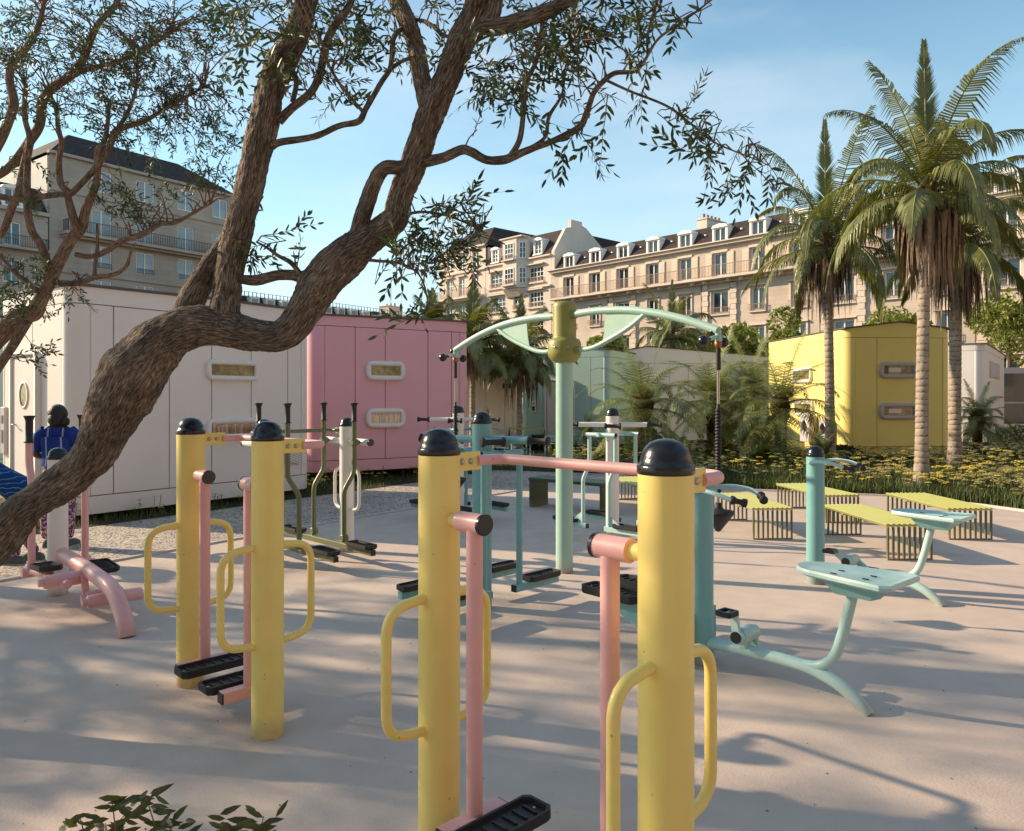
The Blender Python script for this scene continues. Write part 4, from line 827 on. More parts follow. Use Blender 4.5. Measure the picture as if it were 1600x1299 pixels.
def chair(label, x, y, rz):
    t = thing('garden_chair', label, 'chair', (x, y, 0), rz, 'turquoise garden chairs')
    for s in (-1, 1):
        m = MB(); m.tube(fillet([(-.30, s*.27, 0), (-.20, s*.27, .58), (.24, s*.27, .56), (.30, s*.27, 0)], .05, 3), .016, 8); m.build('side_frame', M['pale_teal_paint'], t)
        m = MB(); m.bbox((.0, s*.27, .60), (.42, .07, .02), .005); m.build('armrest', M['pale_teal_paint'], t)
    for k in range(5): m = MB(); m.bbox((-.16+k*.10, 0, .385-.01*k+.02), (.085, .50, .02), .004); m.build('seat_slat', M['pale_teal_paint'], t)
    for k in range(2): m = MB(); m.bbox((-.27-.02*k, 0, .50+.11*k), (.02, .50, .085), .004); m.build('back_slat', M['pale_teal_paint'], t)
chair('turquoise garden chair nearest the turquoise stepper grip', .22, 22.4, R(100)); chair('turquoise garden chair just left of the mint pole', 1.3, 22.3, R(75)); chair('pale turquoise garden chair right of the mint pole', 2.75, 24.2, R(60)); chair('turquoise garden chair beside the left picnic table', -.6, 22.9, R(130))
# ------------------------------------------------------------------ vegetation
import numpy as np
from mathutils import noise as mn
nr = np.random.default_rng(11)
def bark_mat(name, c1, c2, c3, k=1.0, bump=.9):
    m = bpy.data.materials.new(name); m.use_nodes = True; t = m.node_tree; n = t.nodes; l = t.links; b = n['Principled BSDF']; b.inputs['Roughness'].default_value = .85
    b.inputs['Specular IOR Level'].default_value = .25
    at = n.new('ShaderNodeAttribute'); at.attribute_name = 'bark'
    mp = n.new('ShaderNodeMapping'); mp.inputs['Scale'].default_value = (120*k, 120*k, 20*k); l.new(at.outputs['Vector'], mp.inputs[0])
    z1 = n.new('ShaderNodeTexNoise'); z1.inputs['Scale'].default_value = 1; z1.inputs['Detail'].default_value = 7; z1.inputs['Distortion'].default_value = .5; l.new(mp.outputs[0], z1.inputs['Vector'])
    vo = n.new('ShaderNodeTexVoronoi'); vo.feature = 'DISTANCE_TO_EDGE'; vo.inputs['Scale'].default_value = .8; l.new(mp.outputs[0], vo.inputs['Vector'])
    r = n.new('ShaderNodeValToRGB'); e = r.color_ramp.elements; e[0].position = .34; e[0].color = (*c1, 1); e[1].position = .68; e[1].color = (*c3, 1); q = e.new(.5); q.color = (*c2, 1)
    l.new(z1.outputs['Fac'], r.inputs[0])
    z2 = n.new('ShaderNodeTexNoise'); z2.inputs['Scale'].default_value = 6; z2.inputs['Detail'].default_value = 4; l.new(at.outputs['Vector'], z2.inputs['Vector'])
    mr = n.new('ShaderNodeMapRange'); mr.inputs['From Min'].default_value = .35; mr.inputs['From Max'].default_value = .65; mr.inputs['To Min'].default_value = .72; mr.inputs['To Max'].default_value = 1.25; l.new(z2.outputs['Fac'], mr.inputs['Value'])
    mm = n.new('ShaderNodeMixRGB'); mm.blend_type = 'MULTIPLY'; mm.inputs[0].default_value = 1; l.new(r.outputs[0], mm.inputs[1]); l.new(mr.outputs[0], mm.inputs[2]); l.new(mm.outputs[0], b.inputs['Base Color'])
    mu = n.new('ShaderNodeMath'); mu.operation = 'MINIMUM'; mu.inputs[1].default_value = .22; l.new(vo.outputs['Distance'], mu.inputs[0])
    ad = n.new('ShaderNodeMath'); ad.operation = 'MULTIPLY_ADD'; ad.inputs[1].default_value = 2.2; l.new(mu.outputs[0], ad.inputs[0]); l.new(z1.outputs['Fac'], ad.inputs[2])
    bp = n.new('ShaderNodeBump'); bp.inputs['Strength'].default_value = bump; bp.inputs['Distance'].default_value = .030; l.new(ad.outputs[0], bp.inputs['Height']); l.new(bp.outputs[0], b.inputs['Normal'])
    return m
M['olive_bark'] = bark_mat('olive_bark', (.085,.062,.046), (.23,.175,.132), (.42,.345,.275))
M['olive_bark2'] = bark_mat('young_olive_bark', (.09,.055,.035), (.22,.15,.105), (.34,.25,.18), 1.0, .4)
class Wood:
    """round limbs that carry a bark coordinate; relief is real geometry on the thick ones"""
    def __init__(s): s.v = []; s.f = []; s.a = []; s.samples = []
    def limb(s, pts, rs, n=12, per=8, amp=.0, lump=.0, keep=True, seed=0.0):
        P_ = spline(pts, per); r_ = []
        for i in range(len(rs)-1):
            for k in range(per): t = k/per; t = t*t*(3-2*t); r_.append(rs[i]+(rs[i+1]-rs[i])*t)
        r_.append(rs[-1]); k = len(P_); x, y = frame_from(P_[1]-P_[0]); o = len(s.v); L = 0
        for i, p in enumerate(P_):
            d = (P_[min(i+1, k-1)]-P_[max(i-1, 0)]).normalized(); x = (x-d*x.dot(d)).normalized(); y = d.cross(x)
            if i: L += (p-P_[i-1]).length
            if keep: s.samples.append((p, r_[i]))
            for j in range(n):
                th = 2*math.pi*j/n; c, sn = math.cos(th), math.sin(th); rr = r_[i]; av = Vector((c*r_[i]+seed, sn*r_[i], L))
                if lump: rr *= 1+lump*mn.noise(Vector((c*.9+seed, sn*.9, L*5)))
                if amp:
                    q = Vector((av.x*42, av.y*42, L*11.0)); w = mn.noise(q*.6)*1.3; h = 1-2*abs(mn.noise(Vector((q.x+w, q.y+w, q.z))))
                    q2 = q*2.3; h2 = 1-2*abs(mn.noise(Vector((q2.x, q2.y, q2.z*.9))))
                    rr += amp*(.7*h+.4*h2-.5)
                s.v.append(p+(x*c+y*sn)*rr); s.a.append(av)
        for i in range(k-1):
            for j in range(n): s.f.append((o+i*n+j, o+i*n+(j+1) % n, o+(i+1)*n+(j+1) % n, o+(i+1)*n+j))
        s.f.append(tuple(o+j for j in range(n))[::-1]); s.f.append(tuple(o+(k-1)*n+j for j in range(n)))
        return P_
    def build(s, name, m, parent=None):
        me = bpy.data.meshes.new(name); me.from_pydata([tuple(v) for v in s.v], [], s.f); me.materials.append(m)
        me.polygons.foreach_set('use_smooth', [True]*len(me.polygons)); at = me.attributes.new('bark', 'FLOAT_VECTOR', 'POINT')
        at.data.foreach_set('vector', [c for a in s.a for c in a]); me.update(); return put(name, me, parent)
def tri_mesh(name, V, Fq, mats, mi=None, smooth=False):
    """V (n,3) numpy, Fq (m,k) numpy of equal-sized faces"""
    me = bpy.data.meshes.new(name); nf, k = Fq.shape; me.vertices.add(len(V)); me.vertices.foreach_set('co', V.astype(np.float32).ravel())
    me.loops.add(nf*k); me.loops.foreach_set('vertex_index', Fq.astype(np.int32).ravel()); me.polygons.add(nf)
    me.polygons.foreach_set('loop_start', (np.arange(nf)*k).astype(np.int32)); me.polygons.foreach_set('loop_total', np.full(nf, k, np.int32))
    for m in (mats if isinstance(mats, (list, tuple)) else [mats]): me.materials.append(m)
    if mi is not None: me.polygons.foreach_set('material_index', mi.astype(np.int32))
    if smooth: me.polygons.foreach_set('use_smooth', np.ones(nf, bool))
    me.update(calc_edges=True); me.validate(); return me
# --- olive twigs
M['olive_leaf'] = mat('olive_leaf', (.035, .062, .022), .45, var=.35, vscale=14, trans=.22, objrnd=.25)
M['olive_leaf_pale'] = mat('olive_leaf_pale', (.10, .13, .065), .5, var=.25, vscale=14, trans=.25, objrnd=.2)
def leaf(b, base, d, up, L, w, mi=0, fold=.25, curl=.12):
    d = d.normalized(); s_ = d.cross(up); s_ = s_.normalized() if s_.length > 1e-4 else Vector((1,0,0)); u = s_.cross(d)
    mid = [base+d*L*t-u*(curl*L*t*t) for t in (0, .3, .68, 1)]; ww = (0, w*.5, w*.42, 0)
    vs = [mid[0], mid[1]+s_*ww[1]+u*w*fold*.5, mid[1], mid[1]-s_*ww[1]+u*w*fold*.5, mid[2]+s_*ww[2]+u*w*fold*.5, mid[2], mid[2]-s_*ww[2]+u*w*fold*.5, mid[3]]
    b.add(vs, [(0,1,2),(0,2,3),(1,4,5,2),(2,5,6,3),(4,7,5),(5,7,6)], mi, True)
def twig_mesh(seed, L=.37, n=7, leafL=.070, w=.0155):
    q = random.Random(seed); b = MB(); pts = [Vector((0,0,0))]; d = Vector((1, 0, q.uniform(0, .3)))
    for k in range(7): d = (d+Vector((q.uniform(-.12,.12), q.uniform(-.16,.16), q.uniform(-.15,.03)))).normalized(); pts.append(pts[-1]+d*L/7)
    b.tube(pts, [.0035*(1-.8*i/7) for i in range(8)], 5, 2, cap=False)
    def pairs(P0, d0, L0, nn, ll):
        for i in range(nn):
            t = (i+.6)/nn; p = P0+d0*L0*t
            yield p
    path = spline(pts, 3)
    for i in range(n):
        t = .12+.88*(i+.3)/n; idx = int(t*(len(path)-2)); p = path[idx]; d = (path[idx+1]-path[idx]).normalized(); ph = (i % 2)*math.pi/2+q.uniform(-.4,.4)
        x, y = frame_from(d)
        for s_ in (0, math.pi):
            if q.random() < .12: continue
            o = x*math.cos(ph+s_)+y*math.sin(ph+s_); dd = (d*q.uniform(.65, 1.1)+o*.8+Vector((0,0,-.12))).normalized()
            leaf(b, p, dd, Vector((q.uniform(-.5,.5), q.uniform(-.5,.5), 1)), leafL*q.uniform(.75, 1.2)*(1-.25*t), w*q.uniform(.8, 1.2), 1 if q.random() < .25 else 0)
    leaf(b, path[-1], d, Vector((0,0,1)), leafL*.8, w)
    # two side shoots
    for _ in range(1):
        idx = int(q.uniform(.25, .6)*(len(path)-2)); p = path[idx]; d = ((path[idx+1]-path[idx]).normalized()+Vector((0, q.choice((-1,1))*q.uniform(.6, 1), q.uniform(-.5,.3)))).normalized(); Ls = L*q.uniform(.3, .5)
        b.tube([p, p+d*Ls*.5, p+d*Ls+Vector((0,0,-.01))], [.002,.0015,.001], 4, 2, cap=False)
        for i in range(5):
            pp = p+d*Ls*(i+1)/5; x, y = frame_from(d)
            for s_ in (-1, 1): leaf(b, pp, (d+x*s_*.8*(1 if i % 2 else .3)+y*s_*.8*(.3 if i % 2 else 1)).normalized(), Vector((0,0,1)), leafL*q.uniform(.6, 1), w*.9, 0)
        leaf(b, p+d*Ls, d, Vector((0,0,1)), leafL*.8, w)
    return b
TW = [twig_mesh(100+i) for i in range(7)]
TWM = [b.mesh('leafy_twig', [M['olive_leaf'], M['olive_leaf_pale'], M['olive_bark2']]) for b in TW]
def crown(t, wood, clouds, seed, limit=290, dist=1.6, scale=(.8, 1.25), stemr=.004, droop=-.15):
    q = random.Random(seed); S = wood.samples; tw = MB(); made = []; rest_v = []; cnt = 0; extra = MB()
    for (cx, cy, rx, ry, n, Y0, Y1) in clouds:
        for _ in range(n):
            while True:
                a, c = q.uniform(-1, 1), q.uniform(-1, 1)
                if a*a+c*c <= 1: break
            p = P(cx+a*rx, cy+c*ry, q.uniform(Y0, Y1))
            best = sorted(((p-s_[0]).length+q.uniform(0, .25), i) for i, s_ in enumerate(S))[:1]
            bp = S[best[0][1]][0] if best else p
            dv = p-bp
            if dv.length > dist: dv = dv.normalized()*dist; bp = p-dv
            d = (dv.normalized()*.8+Vector((q.uniform(-.8,.8), q.uniform(-.8,.8), q.uniform(-.6,.5)+droop))).normalized()
            sc = q.uniform(*scale); base = p-d*.15
            midp = (bp+base)*.5+Vector((q.uniform(-.06,.06), q.uniform(-.06,.06), q.uniform(0,.10)))
            tw.tube([bp, (bp*.6+midp*.4)+Vector((0,0,.02)), midp, (midp+base)*.5+Vector((0,0,.01)), base], [stemr*1.5, stemr*1.2, stemr, stemr*.8, stemr*.6], 5, cap=False)
            x = d; y = Vector((q.uniform(-1,1), q.uniform(-1,1), q.uniform(-1,1))).cross(x).normalized(); z = x.cross(y)
            mtx = Matrix((x, y, z)).transposed().to_4x4(); mtx.translation = base
            mtx = mtx @ Matrix.Diagonal((sc, sc, sc, 1)); vi = q.randrange(len(TWM)); vis = (-60 < cx+a*rx < 1660 and cy+c*ry > -60)
            made.append((mtx, vi, vis))
    made.sort(key=lambda e: not e[2])
    for i, (mtx, vi, vis) in enumerate(made):
        if i < limit: o = put('leafy_twig', TWM[vi], t); o.matrix_local = mtx
        else:
            b = TW[vi]; o_ = len(extra.v); extra.v.extend([tuple(mtx @ Vector(v)) for v in b.v]); extra.f.extend([tuple(k+o_ for k in f) for f in b.f]); extra.m.extend(b.m); extra.sm.extend(b.sm)
    tag(tw.build('small_branches', M['olive_bark2'], t), kind='stuff')
    if extra.v: o = extra.build('outer_foliage', [M['olive_leaf'], M['olive_leaf_pale'], M['olive_bark2']], t); tag(o, kind='stuff')
def limbpx(wood, L, n=14, per=8, amp=0, lump=0, Y=None, seed=0.0, close=True, dY=0.0):
    pts = []; rs = []
    for i, e in enumerate(L):
        px, py, w = e[:3]; yy = e[3] if len(e) > 3 else Y+dY*i/len(L); pts.append(P(px, py, yy)); rs.append(w/2/F*yy)
    return wood.limb(pts, rs, n, per, amp, lump, seed=seed)
t1 = thing('olive_tree', 'big gnarled olive tree leaning in from the left with its trunk forked twice', 'tree', (G(-230, 1140).x, G(-230, 1140).y, 0))
def rebase(t):   # parts were laid out in world space: keep them there
    bpy.context.view_layer.update()
    for c in t.children: c.matrix_parent_inverse = t.matrix_world.inverted()
w1 = Wood()
limbpx(w1, [(-236,1150,120,4.0),(-205,1095,96,4.03),(-150,1005,76,4.07),(-100,940,70,4.1),(-50,885,66,4.12),(0,838,62,4.15),(38,796,55,4.15),(68,774,51,4.15),(94,757,53,4.15),(122,735,56,4.15),(147,708,62,4.15),(163,680,68,4.14),(176,650,80,4.13),(190,618,93,4.12),(212,582,98,4.12),(240,547,84,4.13),(275,520,68,4.14),(312,509,60,4.15),(350,513,57,4.16),(380,521,52,4.16),(407,525,47,4.15),(435,526,46,4.14),(457,512,48,4.13),(473,488,50,4.12),(485,470,53,4.12),(500,445,61,4.11),(520,420,63,4.1),(542,400,60,4.1),(570,379,50,4.1),(598,361,41,4.1),(617,343,40,4.1),(622,322,37,4.1),(630,295,37,4.1),(641,270,38,4.1),(656,228,42,4.08),(670,187,41,4.06),(688,145,40,4.04),(706,102,40,4.0),(722,62,40,3.98),(742,22,38,3.95),(752,-20,35,3.9),(765,-80,30,3.85),(770,-160,24,3.8)], n=72, per=13, amp=.0125, lump=.16)
limbpx(w1, [(350,520,60,4.16),(351,490,50,4.18),(354,460,43,4.2),(358,425,40,4.2),(369,375,42,4.2),(382,325,43,4.2),(392,275,43,4.2),(404,225,42,4.2),(415,175,42,4.2),(422,140,43,4.2),(436,100,43,4.2),(451,78,39,4.2),(464,50,37,4.2),(479,0,33,4.2),(490,-50,29,4.2),(500,-130,24,4.2)], n=52, per=12, amp=.011, lump=.16, seed=3.1)
limbpx(w1, [(270,528,42,4.22),(285,505,44,4.24),(294,482,42,4.25),(308,452,39,4.25),(327,418,33,4.24),(348,388,28,4.22),(362,360,22,4.2)], n=28, per=8, amp=.007, lump=.12, seed=7.3)
limbpx(w1, [(672,200,30,4.06),(668,160,31,4.1),(659,125,28,4.14),(650,75,26,4.18),(638,37,28,4.2),(620,0,26,4.24),(600,-50,23,4.3),(585,-120,19,4.35)], n=24, per=8, amp=.005, lump=.12, seed=5.2)
limbpx(w1, [(728,60,30,3.97),(752,47,29,3.94),(775,42,27,3.9),(800,37,26,3.88),(850,20,24,3.82),(890,-2,22,3.78),(960,-60,18,3.7)], n=24, per=8, amp=.005, lump=.12, seed=1.2)
limbpx(w1, [(757,44,27,3.93),(770,20,26,3.92),(775,-10,24,3.9),(780,-90,18,3.9)], n=20, per=8, amp=.004, seed=2.2)
limbpx(w1, [(552,392,26,4.1),(563,350,25,4.07),(574,316,24,4.05),(586,283,22,4.04),(600,264,21,4.04),(625,262,20,4.06),(648,258,18,4.1)], n=22, per=8, amp=.005, lump=.15, seed=9.2)
limbpx(w1, [(500,440,15,4.12),(470,432,17,4.14),(437,430,16,4.17),(400,438,17,4.2),(372,436,13,4.2)], n=18, per=8, amp=.003, seed=4.2)
limbpx(w1, [(470,430,9,4.12),(455,411,8,4.1),(435,400,6,4.08),(415,386,4,4.06),(400,378,3,4.05)], n=8)
limbpx(w1, [(425,228,13,4.2),(440,222,11,4.18),(490,214,10,4.15),(530,197,9,4.12),(560,190,10,4.1),(572,170,9,4.1),(595,130,8,4.1),(610,105,8,4.12),(615,60,8,4.14),(632,42,7,4.18)], n=12, amp=.0015, seed=4.8)
limbpx(w1, [(610,108,7,4.12),(630,95,6,4.14),(655,88,6,4.14)], n=8)
limbpx(w1, [(568,176,6,4.1),(550,155,5,4.08),(530,130,5,4.05),(512,100,5,4.02)], n=8)
limbpx(w1, [(435,190,15,4.2),(455,170,13,4.2),(485,145,12,4.2),(500,115,12,4.18),(508,75,12,4.16),(520,45,12,4.14),(545,10,11,4.12),(560,-40,9,4.1)], n=14, amp=.002, seed=6.6)
limbpx(w1, [(457,160,8,4.2),(463,130,8,4.18),(455,116,7,4.16),(440,112,5,4.14)], n=8)
limbpx(w1, [(660,253,18,4.08),(690,247,16,4.05),(720,235,15,4.03),(735,237,14,4.0),(760,250,13,3.98),(785,251,14,3.95),(800,246,13,3.93),(830,233,11,3.9),(860,222,10,3.87),(905,199,10,3.83),(918,172,9,3.8),(928,145,8,3.77),(945,125,8,3.74),(962,114,7,3.72),(990,112,6,3.68),(1005,98,5,3.65),(1030,60,4,3.62),(1075,28,3,3.6),(1112,0,2.5,3.55)], n=14, amp=.002, lump=.2, seed=8.1)
limbpx(w1, [(1012,88,4,3.65),(1012,55,4,3.66),(1022,20,3,3.68),(1035,-20,3,3.7)], n=8)
limbpx(w1, [(948,126,4.5,3.74),(985,143,4,3.7),(1040,165,4,3.66),(1075,190,3.5,3.62),(1115,222,3,3.58),(1170,245,2,3.52),(1200,258,1.5,3.48)], n=8)
limbpx(w1, [(798,244,10,3.93),(812,218,9,3.92),(818,175,8,3.9),(822,130,8,3.9),(838,95,7,3.88),(846,50,7,3.86),(850,22,6,3.84)], n=10)
limbpx(w1, [(828,232,7,3.9),(852,214,6,3.9),(858,182,6,3.92),(878,148,4,3.94),(882,110,3,3.95)], n=8)
limbpx(w1, [(650,30,5,4.18),(672,38,6,4.1),(688,52,6,4.05),(706,60,5,4.0)], n=8)
limbpx(w1, [(620,345,7,4.1),(645,333,5,4.05),(680,333,4,4.0),(720,345,3,3.95),(760,365,2,3.9)], n=8)
limbpx(w1, [(560,405,7,4.08),(590,408,5,4.02),(625,412,4,3.97),(655,430,3,3.92),(668,470,2.5,3.88),(660,500,2,3.85)], n=8)
w1.build('trunk', M['olive_bark'], t1)
c1 = [(415,50,50,60,10,4,4.7),(520,45,60,55,18,3.9,4.7),(600,50,55,45,12,4,4.8),(475,130,45,45,9,3.9,4.4),(548,160,30,30,2,3.9,4.2),(560,90,40,50,5,3.9,4.6),(700,70,25,40,3,3.9,4.3),(765,125,45,55,10,3.7,4.3),(825,110,55,80,17,3.6,4.2),(885,60,60,55,17,3.4,4.1),(905,175,35,50,6,3.6,4),(960,45,60,40,10,3.4,4),(1040,25,55,28,5,3.4,3.8),(1010,110,25,30,2,3.5,3.8),(1065,200,30,35,4,3.5,3.75),(1110,240,34,24,5,3.45,3.75),(1135,275,28,22,3,3.4,3.7),(1175,262,22,12,3,3.35,3.6),(690,335,50,30,6,3.7,4.2),(730,355,38,22,5,3.7,4.1),(640,380,45,22,5,3.8,4.2),(655,415,55,26,8,3.75,4.2),(700,400,40,30,5,3.7,4.1),(655,470,14,28,2,3.8,4),(435,385,35,22,3,4,4.3),(400,385,22,26,2,4.1,4.5),(395,345,14,30,2,4.3,4.6),(380,10,60,40,5,4.2,5),(740,-5,120,25,7,3.8,4.6),(850,-130,330,80,34,3.4,5),(700,-700,900,500,150,2.2,4.2),(450,-110,260,80,26,3.8,5.4)]  # high out-of-frame clusters are added canopy that dims the sky fill
crown(t1, w1, c1, 5, limit=296, scale=(.75, 1.15), stemr=.003)
rebase(t1)
# --- second olive tree, many-stemmed, further back at left
t2 = thing('olive_tree', 'slender many-stemmed olive tree in front of the white cottage and shaded building at left', 'tree', (G(-210, 905).x, G(-210, 905).y, 0))
w2 = Wood()
A2 = [(-230,905,64,7.3),(-150,720,52,7.2),(-60,590,34,7.0),(0,526,26,6.9),(14,505,25,6.9),(34,492,23,6.9),(52,490,24,6.9),(64,468,20,6.9),(77,440,20,6.9),(95,403,17,6.9),(112,374,16,6.9),(128,352,16,6.9),(134,327,13,6.85),(147,298,11,6.8),(153,268,9,6.75),(152,240,8,6.7),(165,215,7,6.7),(171,160,5,6.7)]
limbpx(w2, A2, n=18, amp=.003, lump=.15, seed=1)
for L in ([(77,440,14,6.9),(72,405,12,6.88),(62,380,12,6.85),(50,362,12,6.82),(43,330,11,6.8),(42,300,11,6.8),(43,250,10,6.8),(46,215,9,6.8),(38,180,8,6.8),(40,130,6,6.8)],
          [(112,303,9,6.8),(150,262,9,6.75),(170,232,10,6.72),(180,207,11,6.7),(200,197,9,6.7),(225,190,7,6.68),(250,175,6,6.65),(285,155,5,6.6),(320,135,3,6.6)],
          [(-30,300,12,6.9),(0,307,10,6.9),(33,312,10,6.88),(75,306,9,6.85),(112,303,8,6.8)],
          [(-60,300,16,7.1),(0,272,13,7.0),(25,250,13,7.0),(47,220,14,6.98),(62,195,14,6.95),(67,157,14,6.9),(85,135,14,6.9),(112,117,13,6.86),(130,92,12,6.84),(140,65,11,6.8),(155,35,9,6.8),(182,5,8,6.8),(200,-40,6,6.8)],
          [(-70,300,18,7.2),(-20,250,16,7.2),(0,220,15,7.15),(15,185,14,7.1),(22,160,14,7.1),(15,125,12,7.1),(20,97,12,7.1),(40,77,10,7.1),(60,40,8,7.1),(70,0,6,7.1)],
          [(119,398,8,6.88),(142,401,8,6.85),(166,393,9,6.8),(190,377,9,6.78),(226,365,9,6.75),(249,350,8,6.7),(273,348,7,6.68),(309,329,5,6.6),(330,318,3,6.6)],
          [(80,441,10,6.9),(119,443,9,6.85),(147,434,9,6.8),(178,429,7,6.78),(197,417,6,6.75),(204,396,4,6.7),(212,380,3,6.7)],
          [(147,436,7,6.8),(150,405,6,6.8),(152,385,5,6.78),(152,350,4,6.75)],
          [(112,303,10,6.8),(95,287,10,6.8),(92,250,9,6.8),(96,225,8,6.8),(90,195,7,6.78),(89,172,6,6.76),(80,150,4,6.75)],
          [(104,300,10,6.8),(114,339,13,6.82),(121,358,13,6.86),(126,366,13,6.9)],
          [(47,222,12,6.95),(38,262,13,6.92),(30,300,13,6.9),(20,320,12,6.9),(10,350,11,6.95),(0,370,10,7.0)],
          [(180,207,7,6.7),(200,175,6,6.7),(212,140,5,6.7),(215,100,4,6.7),(205,70,3,6.7)],
          [(112,117,8,6.86),(150,105,7,6.8),(190,95,6,6.75),(230,75,5,6.7),(270,50,4,6.65)],
          [(43,500,16,6.9),(20,540,14,6.8),(0,570,14,6.75),(-20,600,14,6.7)],
          [(0,400,7,6.9),(30,432,7,6.85),(60,455,8,6.85)]):
    limbpx(w2, L, n=9, per=5)
w2.build('trunk', M['olive_bark2'], t2)
c2 = [(60,50,90,60,40,6.2,7.6),(170,50,90,60,46,6.2,7.6),(270,55,70,55,32,6.2,7.4),(330,40,50,40,12,6.2,7.2),(210,130,90,50,40,6.2,7.3),(90,150,80,60,26,6.3,7.4),(310,140,60,45,18,6.2,7.0),(350,200,40,40,10,6.2,7.0),(270,210,80,40,22,6.2,7.0),(190,200,60,30,8,6.3,7.0),(235,320,80,32,16,6.3,6.9),(30,430,40,30,10,6.5,7.1),(35,475,45,26,10,6.5,7.0),(110,460,45,16,5,6.6,7.0),(70,555,34,14,3,6.7,6.9),(40,290,50,40,7,6.5,7.2),(330,290,35,40,8,6.3,6.8),(180,300,50,30,5,6.4,6.9),(15,120,40,70,14,6.5,7.6),(120,-100,240,70,40,6.2,8.0)]
c2 = [(*e[:4], int(e[4]*1.25+.5), *e[5:]) for e in c2]
crown(t2, w2, c2, 9, limit=296, dist=1.2, stemr=.005, scale=(.65, 1.05))
rebase(t2)
# --- trees just outside the frame whose shade falls over the plaza
def shade_tree(label, x, y, r, z0, z1, n, seed):
    t = thing('olive_tree', label, 'tree', (x, y, 0)); q = random.Random(seed); w = Wood()
    w.limb([(x+.25,y-.1,0),(x,y,.8),(x-.2,y+.1,1.6),(x,y,z0+.3)], [.2,.14,.13,.12], 12, 5, keep=False)
    for k in range(8):
        a = k*2*math.pi/8+q.uniform(-.3,.3); e = Vector((x+math.cos(a)*r*.7, y+math.sin(a)*r*.7, q.uniform(z0+.4, z1-.3)))
        w.limb([(x,y,z0+.2), (x+math.cos(a)*r*.3, y+math.sin(a)*r*.3, z0+.7), e], [.08,.05,.02], 8, 5)
    w.build('trunk', M['olive_bark2'], t)
    ex = MB(); V = []; Fs = []; o = 0
    B = [(np.array(b.v), b.f, b.m) for b in TW[:3]]; allf = []; allm = []
    for k in range(n):
        a = q.uniform(0, 2*math.pi); rr = r*q.random()**.5; zz = q.uniform(z0, z1); sc_ = math.sqrt(max(.05, 1-((zz-(z0+z1)/2)/((z1-z0)/2+.1))**2)); p = Vector((x+math.cos(a)*rr*sc_, y+math.sin(a)*rr*sc_, zz))
        if mn.noise(p*.9+Vector((seed, 0, 0))) < -.08: continue
        d = Vector((q.uniform(-1,1), q.uniform(-1,1), q.uniform(-1,.6))).normalized(); yv = Vector((q.uniform(-1,1), q.uniform(-1,1), q.uniform(-1,1))).cross(d).normalized(); mt = np.array(Matrix((d, yv, d.cross(yv))).transposed())
        v, f, m_ = B[q.randrange(3)]; s_ = q.uniform(1.3, 1.9); V.append(v@mt.T*s_+np.array(p)); allf.extend([tuple(i+o for i in ff) for ff in f]); allm.extend(m_); o += len(v)
    me = bpy.data.meshes.new('foliage'); me.from_pydata(np.vstack(V).tolist(), [], allf)
    for m_ in ('olive_leaf','olive_leaf_pale','olive_bark2'): me.materials.append(M[m_])
    me.polygons.foreach_set('material_index', allm); me.update(); fo = put('foliage', me, t); tag(fo, kind='stuff'); rebase(t)
shade_tree('olive tree standing outside the left edge beside the pink trainer', -10.5, 7.6, 2.6, 3.3, 7.0, 760, 21)
shade_tree('olive tree standing outside the left edge near the camera', -9.0, 4.3, 2.4, 2.2, 5.4, 1250, 22)
shade_tree('olive tree standing outside the left edge beyond the white cottage door', -15.0, 8.6, 2.8, 4.0, 8.6, 620, 23)
shade_tree('unseen olive tree added behind the camera to the left to cut sky fill', -4.2, -2.6, 3.2, 2.6, 6.4, 700, 24)  # this tree and the next are added out of view to dim sky fill
shade_tree('unseen olive tree added behind the camera to the right to cut sky fill', 3.6, -3.4, 3.2, 2.6, 6.4, 700, 25)
